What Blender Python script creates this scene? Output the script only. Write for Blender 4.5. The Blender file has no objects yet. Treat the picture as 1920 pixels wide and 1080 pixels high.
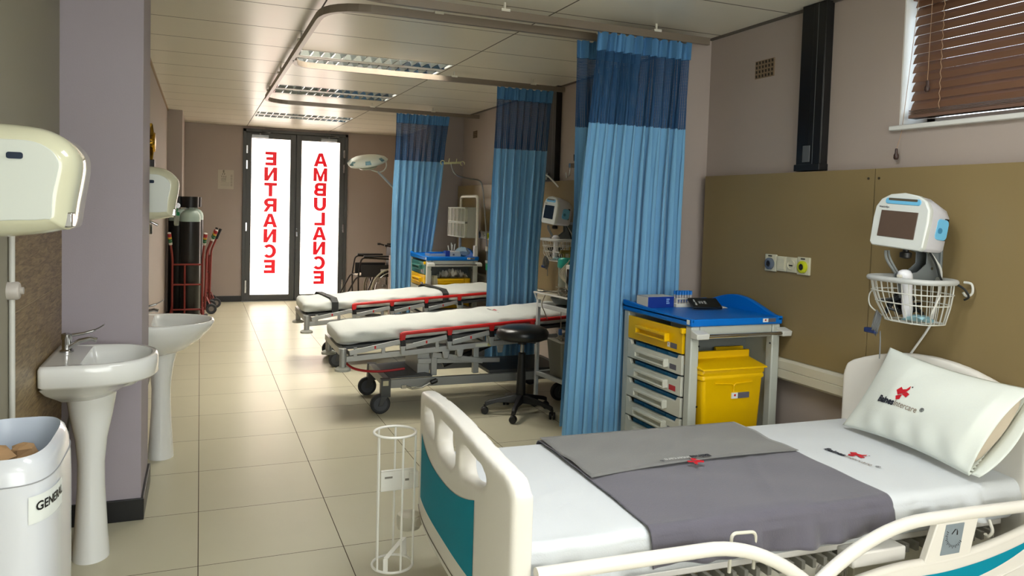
import bpy, bmesh, math, random
from mathutils import Vector, Matrix, Euler
sc = bpy.context.scene
C = sc.collection
PI = math.pi

# ---------------------------------------------------------------- camera
f, PY, yaw, pit, rol = 1433.0, 459.3, .3881, .0475, .0295
cy, sy, cp, sp, cr, sr = math.cos(yaw), math.sin(yaw), math.cos(pit), math.sin(pit), math.cos(rol), math.sin(rol)
A = Matrix(((cy, -sy, 0), (sy, cy, 0), (0, 0, 1)))
B = Matrix(((1, 0, 0), (0, 0, -1), (0, 1, 0)))
P_ = Matrix(((1, 0, 0), (0, cp, -sp), (0, sp, cp)))
R_ = Matrix(((cr, -sr, 0), (sr, cr, 0), (0, 0, 1)))
M = R_ @ P_ @ B @ A                      # world -> (right, down, forward)
cam_d = bpy.data.cameras.new('camera')
cam = bpy.data.objects.new('camera', cam_d); C.objects.link(cam)
rot = Matrix((M[0], -Vector(M[1]), -Vector(M[2]))).transposed()
cam.matrix_world = Matrix.Translation((0, 0, 1.5)) @ rot.to_4x4()
cam_d.sensor_width = 36; cam_d.lens = 36 * f / 1920
cam_d.shift_y = (PY - 540) / 1920
cam_d.clip_start = .02
sc.camera = cam

# ---------------------------------------------------------------- world, exposure
sc.view_settings.view_transform = 'Standard'
sc.view_settings.look = 'None'
sc.view_settings.gamma = 1
sc.view_settings.exposure = 0.0
try: sc.view_settings.use_curve_mapping = False
except Exception: pass
W = bpy.data.worlds.new('world'); sc.world = W; W.use_nodes = True
W.node_tree.nodes['Background'].inputs[0].default_value = (.85, .92, 1, 1)
W.node_tree.nodes['Background'].inputs[1].default_value = 6.0

LUM_FAR = 48.0      # watts per louvre row, luminaires seen in the photo
LUM_NEAR = 16.0     # luminaires above and behind the camera
DOOR_E = 4.2        # daylight through the frosted doors
YBACK = -1.6
BACK_W = 185.0       # added fill lamp behind the camera, no window there
def area(name, loc, sx, sy_, watts, col=(1, 1, 1), rot=(0, 0, 0)):
    l = bpy.data.lights.new(name, 'AREA'); l.shape = 'RECTANGLE'; l.size = sx; l.size_y = sy_
    l.energy = watts; l.color = col
    o = bpy.data.objects.new(name, l); o.location = loc; o.rotation_euler = rot; C.objects.link(o)
    return o

area('back_fill_light', (1.2, YBACK + .05, 1.55), 3.2, 1.7, BACK_W, (.86, .93, 1), (PI / 2, 0, PI))  # unseen fill lamp, added to brighten surfaces facing the camera
# ---------------------------------------------------------------- materials
def srgb(r, g, b):
    def c(v):
        v /= 255
        return v / 12.92 if v <= .04045 else ((v + .055) / 1.055) ** 2.4
    return (c(r), c(g), c(b), 1)
MATS = {}
def mat(name, col, rough=.5, metal=0, noise=0, nscale=20, bump=0, bscale=60, coat=0, emis=0, alpha=1, trans=0, spec=.5, sheen=0):
    if name in MATS: return MATS[name]
    m = bpy.data.materials.new(name); m.use_nodes = True
    nt = m.node_tree; b = nt.nodes['Principled BSDF']
    c = srgb(*col)
    b.inputs['Base Color'].default_value = c
    b.inputs['Roughness'].default_value = rough
    b.inputs['Metallic'].default_value = metal
    b.inputs['Specular IOR Level'].default_value = spec
    b.inputs['Coat Weight'].default_value = coat
    b.inputs['Transmission Weight'].default_value = trans
    b.inputs['Alpha'].default_value = alpha
    b.inputs['Sheen Weight'].default_value = sheen
    if emis:
        b.inputs['Emission Color'].default_value = c; b.inputs['Emission Strength'].default_value = emis
    tc = nt.nodes.new('ShaderNodeTexCoord')
    if noise:
        n = nt.nodes.new('ShaderNodeTexNoise'); n.inputs['Scale'].default_value = nscale; n.inputs['Detail'].default_value = 4
        nt.links.new(tc.outputs['Object'], n.inputs['Vector'])
        mr = nt.nodes.new('ShaderNodeMapRange'); mr.inputs['To Min'].default_value = 1 - noise; mr.inputs['To Max'].default_value = 1 + noise
        nt.links.new(n.outputs['Fac'], mr.inputs['Value'])
        mx = nt.nodes.new('ShaderNodeVectorMath'); mx.operation = 'SCALE'; mx.inputs[0].default_value = c[:3]
        nt.links.new(mr.outputs[0], mx.inputs['Scale']); nt.links.new(mx.outputs[0], b.inputs['Base Color'])
    if bump:
        n = nt.nodes.new('ShaderNodeTexNoise'); n.inputs['Scale'].default_value = bscale; n.inputs['Detail'].default_value = 5
        nt.links.new(tc.outputs['Object'], n.inputs['Vector'])
        bp = nt.nodes.new('ShaderNodeBump'); bp.inputs['Strength'].default_value = bump; bp.inputs['Distance'].default_value = .01
        nt.links.new(n.outputs['Fac'], bp.inputs['Height']); nt.links.new(bp.outputs[0], b.inputs['Normal'])
    MATS[name] = m
    return m

def math_node(nt, op, a=None, b=None, c=None):
    n = nt.nodes.new('ShaderNodeMath'); n.operation = op
    for i, v in enumerate((a, b, c)):
        if v is None: continue
        if isinstance(v, (int, float)): n.inputs[i].default_value = v
        else: nt.links.new(v, n.inputs[i])
    return n.outputs[0]

def grid_mat(name, base, line, x0, px, y0, py_, w, rough, lrough, noise, nscale, bump=.3, coat=0, tile_var=0, spec=.5):
    """tiles laid out in world X/Y with thin joints"""
    m = bpy.data.materials.new(name); m.use_nodes = True; nt = m.node_tree; b = nt.nodes['Principled BSDF']
    g = nt.nodes.new('ShaderNodeNewGeometry'); s = nt.nodes.new('ShaderNodeSeparateXYZ'); nt.links.new(g.outputs['Position'], s.inputs[0])
    def dist(out, o, p):
        t = math_node(nt, 'DIVIDE', math_node(nt, 'SUBTRACT', out, o), p)
        fr = math_node(nt, 'FRACT', math_node(nt, 'ADD', t, 100.5))
        return math_node(nt, 'MULTIPLY', math_node(nt, 'ABSOLUTE', math_node(nt, 'SUBTRACT', fr, .5)), p), math_node(nt, 'FLOOR', t)
    dx, ix = dist(s.outputs[0], x0, px); dy, iy = dist(s.outputs[1], y0, py_)
    d = math_node(nt, 'MINIMUM', dx, dy)
    msk = math_node(nt, 'LESS_THAN', d, w)
    n = nt.nodes.new('ShaderNodeTexNoise'); n.inputs['Scale'].default_value = nscale; n.inputs['Detail'].default_value = 5
    nt.links.new(g.outputs['Position'], n.inputs['Vector'])
    wn = nt.nodes.new('ShaderNodeTexWhiteNoise'); cm = nt.nodes.new('ShaderNodeCombineXYZ')
    nt.links.new(ix, cm.inputs[0]); nt.links.new(iy, cm.inputs[1]); nt.links.new(cm.outputs[0], wn.inputs['Vector'])
    k = math_node(nt, 'ADD', math_node(nt, 'MULTIPLY_ADD', n.outputs['Fac'], noise * 2, 1 - noise), math_node(nt, 'MULTIPLY_ADD', wn.outputs['Value'], tile_var, -tile_var / 2))
    sc_ = nt.nodes.new('ShaderNodeVectorMath'); sc_.operation = 'SCALE'; sc_.inputs[0].default_value = srgb(*base)[:3]; nt.links.new(k, sc_.inputs['Scale'])
    mx = nt.nodes.new('ShaderNodeMix'); mx.data_type = 'RGBA'; nt.links.new(msk, mx.inputs[0])
    nt.links.new(sc_.outputs[0], mx.inputs[6]); mx.inputs[7].default_value = srgb(*line)
    nt.links.new(mx.outputs[2], b.inputs['Base Color'])
    rr = math_node(nt, 'MULTIPLY_ADD', msk, lrough - rough, rough); nt.links.new(rr, b.inputs['Roughness'])
    bp = nt.nodes.new('ShaderNodeBump'); bp.inputs['Strength'].default_value = bump; bp.inputs['Distance'].default_value = .003
    nt.links.new(math_node(nt, 'SUBTRACT', 1, msk), bp.inputs['Height']); nt.links.new(bp.outputs[0], b.inputs['Normal'])
    b.inputs['Coat Weight'].default_value = coat; b.inputs['Specular IOR Level'].default_value = spec
    return m

FLOOR = grid_mat('floor_tiles', (194, 189, 164), (78, 66, 50), .005, .59, 3.305, .59, .0019, .3, .8, .05, 3, tile_var=.05, spec=.2)
CEIL = grid_mat('ceiling_tiles', (228, 222, 204), (92, 84, 70), .625, 1.2, 5.13, .6, .0048, .3, .8, .03, 6, bump=.5)
WALL = mat('wall_paint', (170, 157, 148), .62, noise=.03, nscale=2, bump=.05, bscale=200)
WALLC = mat('column_paint', (164, 156, 164), .62, noise=.03, nscale=2, bump=.05, bscale=200)
BLACKB = mat('black_skirting', (24, 25, 27), .35)
WHITE = mat('white_plastic', (222, 222, 218), .3)
CREAM = mat('cream_plastic', (222, 218, 202), .32)
CERAM = mat('white_ceramic', (238, 240, 238), .12, coat=.5)
CHROME = mat('chrome', (190, 190, 190), .14, metal=1)
STEEL = mat('brushed_steel', (140, 142, 142), .35, metal=.9, noise=.06, nscale=30)
GREYM = mat('grey_enamel', (146, 148, 146), .4, metal=.3)
DARK = mat('black_plastic', (18, 18, 19), .4)
RUBBER = mat('dark_rubber', (44, 46, 50), .6)
RED = mat('red_enamel', (196, 28, 26), .35)
SHEET = mat('white_cotton', (214, 218, 221), .85, bump=.15, bscale=220, sheen=.2)
SHEETG = mat('greenish_cotton', (232, 237, 229), .85, bump=.12, bscale=160)
BLUEP = mat('blue_plastic', (0, 108, 200), .34, spec=.25)
YEL = mat('yellow_plastic', (236, 188, 0), .36, spec=.3)
LGREY = mat('light_grey_plastic', (186, 190, 180), .38)
FRAMEG = mat('door_frame_grey', (74, 76, 76), .45)
LBLUE = mat('sky_blue_plastic', (110, 185, 225), .3)
GOLD = mat('gold', (170, 130, 40), .25, metal=1)

# ---------------------------------------------------------------- mesh builder
class MB:
    def __init__(s): s.v = []; s.f = []; s.uv = None
    def add(s, vs, fs):
        o = len(s.v); s.v += [Vector(p) for p in vs]; s.f += [tuple(i + o for i in q) for q in fs]; return s
    def box(s, x0, y0, z0, x1, y1, z1, m=None):
        vs = [Vector(p) for p in ((x0, y0, z0), (x1, y0, z0), (x1, y1, z0), (x0, y1, z0), (x0, y0, z1), (x1, y0, z1), (x1, y1, z1), (x0, y1, z1))]
        if m is not None: vs = [m @ p for p in vs]
        return s.add(vs, ((0, 3, 2, 1), (4, 5, 6, 7), (0, 1, 5, 4), (1, 2, 6, 5), (2, 3, 7, 6), (3, 0, 4, 7)))
    def bar(s, a, b, w, h=None):
        """rectangular bar from a to b"""
        h = h or w; a = Vector(a); b = Vector(b); d = (b - a).normalized()
        up = Vector((0, 0, 1)) if abs(d.z) < .95 else Vector((0, 1, 0))
        u = d.cross(up).normalized() * w / 2; v = u.cross(d).normalized() * h / 2
        vs = [p + q for p in (a, b) for q in (-u - v, u - v, u + v, -u + v)]
        return s.add(vs, ((0, 1, 2, 3), (7, 6, 5, 4), (0, 4, 5, 1), (1, 5, 6, 2), (2, 6, 7, 3), (3, 7, 4, 0)))
    def tube(s, pts, r, n=8, closed=False, caps=True):
        pts = [Vector(p) for p in pts]; k = len(pts)
        rs = r if isinstance(r, (list, tuple)) else [r] * k
        rings = []; prev = None
        for i, p in enumerate(pts):
            if closed: d = pts[(i + 1) % k] - pts[i - 1]
            else: d = pts[min(i + 1, k - 1)] - pts[max(i - 1, 0)]
            if d.length < 1e-9: d = Vector((0, 0, 1))
            d.normalize()
            if prev is None:
                up = Vector((0, 0, 1)) if abs(d.z) < .9 else Vector((1, 0, 0))
                u = d.cross(up).normalized()
            else:
                u = (prev - d * prev.dot(d))
                u = u.normalized() if u.length > 1e-6 else d.orthogonal().normalized()
            prev = u; w = d.cross(u)
            rings.append([p + (u * math.cos(2 * PI * j / n) + w * math.sin(2 * PI * j / n)) * rs[i] for j in range(n)])
        return s.loft(rings, caps=caps and not closed, loop=closed)
    def loft(s, rings, caps=True, loop=False, capa=True, capb=True):
        n = len(rings[0]); vs = [p for r in rings for p in r]; fs = []
        m = len(rings)
        for i in range(m if loop else m - 1):
            a = i * n; b = ((i + 1) % m) * n
            for j in range(n):
                k = (j + 1) % n
                fs.append((a + j, a + k, b + k, b + j))
        if caps:
            if capa: fs.append(tuple(reversed(range(n))))
            if capb: fs.append(tuple((m - 1) * n + j for j in range(n)))
        return s.add(vs, fs)
    def lathe(s, prof, c=(0, 0, 0), n=24, m=None, caps=True):
        rings = [[Vector((r * math.cos(2 * PI * j / n), r * math.sin(2 * PI * j / n), z)) for j in range(n)] for r, z in prof]
        if m is not None: rings = [[m @ p for p in r] for r in rings]
        c = Vector(c)
        return s.loft([[p + c for p in r] for r in rings], caps=caps)
    def cyl(s, a, b, r, n=16): return s.tube([a, b], r, n)
    def prism(s, pts, axis, a, b):
        """2-D outline pushed along an axis: axis 'x' pts=(y,z), 'y' pts=(x,z), 'z' pts=(x,y)"""
        def P(p, t):
            return Vector((t, p[0], p[1])) if axis == 'x' else Vector((p[0], t, p[1])) if axis == 'y' else Vector((p[0], p[1], t))
        return s.loft([[P(p, a) for p in pts], [P(p, b) for p in pts]])
    def grid(s, fn, nu, nv, closed_u=False):
        vs = [fn(i / nu, j / nv) for j in range(nv + 1) for i in range(nu + 1)]
        fs = [(j * (nu + 1) + i, j * (nu + 1) + i + 1, (j + 1) * (nu + 1) + i + 1, (j + 1) * (nu + 1) + i) for j in range(nv) for i in range(nu)]
        return s.add(vs, fs)
    def xf(s, m):
        s.v = [m @ p for p in s.v]; return s

def obj(name, mb, m, parent=None, bev=0, smooth=True, label=None, seg=2, sub=0, solid=0, kind=None, uvs=None, angle=40):
    me = bpy.data.meshes.new(name); me.from_pydata([tuple(p) for p in mb.v], [], mb.f)
    bm = bmesh.new(); bm.from_mesh(me)
    if not solid and uvs is None: bmesh.ops.recalc_face_normals(bm, faces=bm.faces)
    bm.to_mesh(me); bm.free()
    if uvs is not None:
        ul = me.uv_layers.new(name='UVMap')
        for lp in me.loops: ul.data[lp.index].uv = uvs[lp.vertex_index]
    me.materials.append(m)
    if smooth:
        me.polygons.foreach_set('use_smooth', [True] * len(me.polygons))
        try: me.set_sharp_from_angle(angle=math.radians(angle))
        except Exception: pass
    o = bpy.data.objects.new(name, me); C.objects.link(o)
    if parent: o.parent = parent
    if solid:
        d = o.modifiers.new('solid', 'SOLIDIFY'); d.thickness = solid; d.offset = 0
    if bev:
        d = o.modifiers.new('bevel', 'BEVEL'); d.width = bev; d.segments = seg; d.limit_method = 'ANGLE'; d.angle_limit = math.radians(35)
    if sub:
        d = o.modifiers.new('sub', 'SUBSURF'); d.levels = sub; d.render_levels = sub
    if label: o['label'] = label
    if kind: o['kind'] = kind
    return o
def tag(o, label, cat, group=None, kind=None):
    o['label'] = label; o['category'] = cat
    if group: o['group'] = group
    if kind: o['kind'] = kind
    return o
def thing(name, label, cat, loc=(0, 0, 0), rz=0, group=None, rot=None):
    o = bpy.data.objects.new(name, None); C.objects.link(o); o.location = loc
    o.rotation_euler = rot or (0, 0, rz); o.empty_display_size = .1
    return tag(o, label, cat, group)
def struct(name, mb, m, **k):
    o = obj(name, mb, m, **k); o['kind'] = 'structure'; return o
def copy_tree(o, parent=None):
    c = o.copy(); C.objects.link(c)
    if parent: c.parent = parent
    for ch in list(o.children): copy_tree(ch, c)
    return c

def text2d(body, size, bold=0, align='CENTER', res=3):
    cu = bpy.data.curves.new('t', 'FONT'); cu.body = body; cu.size = size; cu.offset = bold; cu.align_x = align; cu.align_y = 'CENTER'
    cu.resolution_u = res
    o = bpy.data.objects.new('t', cu); C.objects.link(o)
    bpy.context.view_layer.update()
    me = o.evaluated_get(bpy.context.evaluated_depsgraph_get()).to_mesh()
    vs = [(v.co.x, v.co.y) for v in me.vertices]; fs = [tuple(p.vertices) for p in me.polygons]
    o.to_mesh_clear(); bpy.data.objects.remove(o); bpy.data.curves.remove(cu)
    return vs, fs
def text_on(mb, body, size, fn, bold=0, align='CENTER', sx=1, dx=0, dy=0):
    vs, fs = text2d(body, size, bold, align)
    return mb.add([fn(x * sx + dx, y + dy) for x, y in vs], fs)
def block_letter(mb, ch, fn, w=.186, h=.205, s=.056):
    """heavy sans capital drawn as flat polygons, centred on the origin"""
    W2, H2 = w / 2, h / 2
    def P(pts): mb.add([fn(x, y) for x, y in pts], [tuple(range(len(pts)))])
    def R(x0, y0, x1, y1): P([(x0, y0), (x1, y0), (x1, y1), (x0, y1)])
    def arc(cx_, cy_, rx, ry, a0, a1, n=14, tx=s, ty=s * .82):
        o = [(cx_ + rx * math.cos(math.radians(a0 + (a1 - a0) * k / n)), cy_ + ry * math.sin(math.radians(a0 + (a1 - a0) * k / n))) for k in range(n + 1)]
        i = [(cx_ + (rx - tx) * math.cos(math.radians(a0 + (a1 - a0) * k / n)), cy_ + (ry - ty) * math.sin(math.radians(a0 + (a1 - a0) * k / n))) for k in range(n + 1)]
        for k in range(n): P([o[k], o[k + 1], i[k + 1], i[k]])
    b = s * .82
    if ch in 'EL':
        w2 = W2 * .88
        R(-w2, -H2, -w2 + s, H2); R(-w2 + s, -H2, w2, -H2 + b)
        if ch == 'E': R(-w2 + s, H2 - b, w2, H2); R(-w2 + s, -b / 2, w2 * .85, b / 2)
    elif ch == 'T': R(-W2, H2 - b, W2, H2); R(-s / 2, -H2, s / 2, H2 - b)
    elif ch == 'N': R(-W2, -H2, -W2 + s, H2); R(W2 - s, -H2, W2, H2); P([(-W2 + s, H2), (-W2 + s, H2 - .078), (W2 - s, -H2), (W2 - s, -H2 + .078)])
    elif ch == 'M':
        v = W2 * 1.12; R(-v, -H2, -v + s * .9, H2); R(v - s * .9, -H2, v, H2)
        P([(-v + s * .9, H2), (-v + s * .9, H2 - .085), (-s * .42, -H2), (0, -H2), (0, -H2 + .075)]); P([(v - s * .9, H2), (0, -H2 + .075), (0, -H2), (s * .42, -H2), (v - s * .9, H2 - .085)])
    elif ch == 'A':
        v = W2 * 1.12
        P([(-v, -H2), (-v + s * 1.05, -H2), (0, H2 - .05), (0, H2), (-s * .55, H2)]); P([(v, -H2), (s * .55, H2), (0, H2), (0, H2 - .05), (v - s * 1.05, -H2)])
        R(-.040, -H2 + .042, .040, -H2 + .042 + b * .9)
    elif ch in 'RB':
        w2 = W2; R(-w2, -H2, -w2 + s, H2)
        R(-w2 + s, H2 - b, .02, H2); R(-w2 + s, -.004 - b / 2, .02, -.004 + b / 2)
        arc(.02, (H2 - .004 - b / 2) / 2, w2 - .02 - (.008 if ch == 'B' else 0), (H2 + .004 + b / 2) / 2, -90, 90)
        if ch == 'B': R(-w2 + s, -H2, .02, -H2 + b); arc(.02, (-H2 - .004 + b / 2) / 2, w2 - .018, (H2 - .004 + b / 2) / 2, -90, 90)
        else: P([(-.005, -b / 2), (.052, -b / 2), (w2 + .008, -H2), (w2 - .046, -H2)])
    elif ch == 'C': arc(.008, 0, W2 + .008, H2 + .003, 42, 318, 26)
    elif ch == 'U': R(-W2, -.02, -W2 + s, H2); R(W2 - s, -.02, W2, H2); arc(0, -.02, W2, H2 - .02 + .002, 180, 360, 18)
def rrect(x0, y0, x1, y1, r, n=5):
    out = []
    for cx_, cy_, a0 in ((x1 - r, y0 + r, -90), (x1 - r, y1 - r, 0), (x0 + r, y1 - r, 90), (x0 + r, y0 + r, 180)):
        for k in range(n + 1):
            a = math.radians(a0 + 90 * k / n); out.append((cx_ + r * math.cos(a), cy_ + r * math.sin(a)))
    return out
def arc_path(pts, r, n=6):
    """round the corners of a polyline"""
    pts = [Vector(p) for p in pts]; out = [pts[0]]
    for i in range(1, len(pts) - 1):
        a, b, c = pts[i - 1], pts[i], pts[i + 1]
        u = (a - b).normalized(); v = (c - b).normalized()
        rr = min(r, (a - b).length * .49, (c - b).length * .49)
        p0 = b + u * rr; p1 = b + v * rr
        for k in range(n + 1):
            t = k / n; out.append(p0 * (1 - t) ** 2 + b * 2 * t * (1 - t) + p1 * t * t)
    out.append(pts[-1]); return out
def smooth_path(pts, n=6):
    pts = [Vector(p) for p in pts]; q = [pts[0]] + pts + [pts[-1]]; out = []
    for i in range(1, len(q) - 2):
        for k in range(n):
            t = k / n
            out.append(.5 * ((2 * q[i]) + (-q[i - 1] + q[i + 1]) * t + (2 * q[i - 1] - 5 * q[i] + 4 * q[i + 1] - q[i + 2]) * t * t + (-q[i - 1] + 3 * q[i] - 3 * q[i + 1] + q[i + 2]) * t ** 3))
    out.append(pts[-1]); return out

# ================================================================ the room
H = 2.6
XL, XL2, XC = -.577, -.386, -.245          # near left wall, far left wall, column side
XR, YF, YB = 2.96, 12.0, -1.6
struct('floor', MB().box(-1.2, YB, -.1, 3.3, YF + .1, 0), FLOOR, smooth=False)
# ceiling with openings for the recessed luminaires
LUMS = [5.73, 7.53, 9.93]; NEARL = [1.53, -.87]
xs = [-1.2, .635, 1.815, 3.3]; ys = [YB] + sorted([y + d for y in LUMS + NEARL for d in (.01, .59)]) + [YF + .1]
cb = MB()
for i in range(3):
    for j in range(len(ys) - 1):
        if i == 1 and j % 2 == 1: continue
        cb.add([(xs[i], ys[j], H), (xs[i + 1], ys[j], H), (xs[i + 1], ys[j + 1], H), (xs[i], ys[j + 1], H)], [(0, 1, 2, 3)])
struct('ceiling', cb, CEIL, smooth=False)
struct('wall_left', MB().box(XL - .3, YB, 0, XL, 3.889, H), mat('near_wall_paint', (148, 144, 128), .6, noise=.04, nscale=2), smooth=False)
struct('wall_column', MB().box(XL - .3, 3.889, 0, XC, 4.39, H), WALLC, smooth=False)
struct('wall_left.001', MB().box(XL2 - .4, 4.39, 0, XL2, YF, H), WALL, smooth=False)
struct('wall_left.002', MB().box(XL2, 10.4, 0, -.215, YF, H), WALL, smooth=False)
struct('wall_back', MB().box(-1.2, YB - .1, 0, 3.3, YB, H), mat('back_wall_paint', (190, 186, 178), .6), smooth=False)
# far wall around the double door
DX0, DX1, DZ = .575, 2.107, 2.565
struct('wall_far', MB().box(-.6, YF, 0, DX0, YF + .2, H).box(DX1, YF, 0, XR + .3, YF + .2, H).box(DX0, YF, DZ, DX1, YF + .2, H), WALL, smooth=False)
# right wall with the window opening
WY0, WY1, WZ0, WZ1 = .6, 2.6, 1.93, 2.52
struct('wall_right', MB().box(XR, YB, 0, XR + .28, WY0, H).box(XR, WY1, 0, XR + .28, YF, H).box(XR, WY0, 0, XR + .28, WY1, WZ0).box(XR, WY0, WZ1, XR + .28, WY1, H), WALL, smooth=False)
struct('wall_pier', MB().box(2.70, 4.03, 0, XR, 4.25, H), WALL, smooth=False)
struct('wall_pier.001', MB().box(2.55, 8.9, 0, XR, 9.1, H), WALL, smooth=False)
struct('baseboard_far', MB().box(-.215, YF - .012, 0, DX0, YF, .085).box(DX1, YF - .012, 0, XR, YF, .085), BLACKB, smooth=False)
struct('baseboard_column', MB().box(XL, 3.875, 0, XC + .014, 3.889, .102).box(XC, 3.889, 0, XC + .014, 4.39, .102), BLACKB, smooth=False, bev=.003)
struct('baseboard_left', MB().box(XL2, 4.4, 0, XL2 + .012, 10.4, .09).box(XL2, 10.388, 0, -.203, 10.4, .09).box(-.215, 10.4, 0, -.203, YF - .012, .09), BLACKB, smooth=False)
struct('baseboard_right', MB().box(XR - .012, YB, 0, XR, 4.03, .09).box(XR - .012, 4.25, 0, XR, 8.9, .09), BLACKB, smooth=False)
struct('trim_1', MB().box(XL2, 4.4, H - .02, XL2 + .014, 10.4, H), mat('wood_strip', (150, 125, 90), .5), smooth=False)
struct('trim_2', MB().box(XR - .012, YB, H - .014, XR, 4.03, H).box(XR - .012, 4.25, H - .014, XR, 8.9, H), mat('grey_strip', (90, 84, 78), .5), smooth=False)

# brown tile splashback beside the basin (planks of wood-look tile)
tm = bpy.data.materials.new('brown_wall_tile'); tm.use_nodes = True; nt = tm.node_tree; b = nt.nodes['Principled BSDF']
g = nt.nodes.new('ShaderNodeNewGeometry'); mp = nt.nodes.new('ShaderNodeMapping'); mp.inputs['Scale'].default_value = (3, 7, 60)
nt.links.new(g.outputs['Position'], mp.inputs[0]); n1 = nt.nodes.new('ShaderNodeTexNoise'); n1.inputs['Scale'].default_value = 1.4; n1.inputs['Detail'].default_value = 6; n1.inputs['Distortion'].default_value = 1.2
nt.links.new(mp.outputs[0], n1.inputs['Vector']); cr_ = nt.nodes.new('ShaderNodeValToRGB'); nt.links.new(n1.outputs['Fac'], cr_.inputs[0])
cr_.color_ramp.elements[0].position = .3; cr_.color_ramp.elements[0].color = srgb(84, 64, 36); cr_.color_ramp.elements[1].position = .72; cr_.color_ramp.elements[1].color = srgb(162, 138, 96)
nt.links.new(cr_.outputs[0], b.inputs['Base Color']); b.inputs['Roughness'].default_value = .4
bp = nt.nodes.new('ShaderNodeBump'); bp.inputs['Strength'].default_value = .4; bp.inputs['Distance'].default_value = .004; nt.links.new(n1.outputs['Fac'], bp.inputs['Height']); nt.links.new(bp.outputs[0], b.inputs['Normal'])
spb = MB()
for z0, z1, cuts in ((.0, .50, (2.95, 3.55, 3.886)), (.503, 1.103, (2.95, 3.312, 3.886)), (1.106, 1.45, (2.95, 3.886))):
    for i in range(len(cuts) - 1): spb.box(XL, cuts[i] + .001, z0, XL + .01, cuts[i + 1] - .001, z1)
GROUT = mat('pale_grout', (190, 180, 155), .8)
struct('wall_splashback', spb, tm, smooth=False, bev=.001)
struct('wall_splashback.001', MB().box(XL, 2.95, 0, XL + .008, 3.886, 1.45), GROUT, smooth=False)

# glossy brown wall panels along the beds
pm = mat('brown_gloss_panel', (136, 118, 82), .36, spec=.25, noise=.05, nscale=1.5)
pn = MB().box(2.9, 2.667, .745, 2.955, 3.955, 1.735).box(2.9, .5, .745, 2.955, 2.662, 1.735)
struct('wall_panel_near', pn, pm, smooth=False, bev=.001)
struct('wall_panel_far', MB().box(2.905, 4.9, .77, 2.955, 8.895, 1.755), pm, smooth=False, bev=.001)
dots = MB()
for y in (2.70, 2.64):
    for z in (.80, 1.69): dots.cyl((2.9005, y, z), (2.897, y, z), .006, 10)
struct('trim_screws', dots, mat('panel_screw', (60, 50, 35), .5))
def bumper(nm, y0, y1, z0, z1):
    pr = [(2.952, z0), (2.885, z0), (2.872, z0 + .012), (2.872, (z0 + z1) / 2 - .003), (2.876, (z0 + z1) / 2), (2.872, (z0 + z1) / 2 + .003), (2.872, z1 - .012), (2.885, z1), (2.952, z1)]
    struct(nm, MB().prism(pr, 'y', y0, y1), mat('cream_bumper', (200, 194, 174), .4), smooth=False)
bumper('trim_bumper', .5, 3.95, .632, .744); bumper('trim_bumper.001', 4.9, 8.89, .66, .765)

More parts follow.
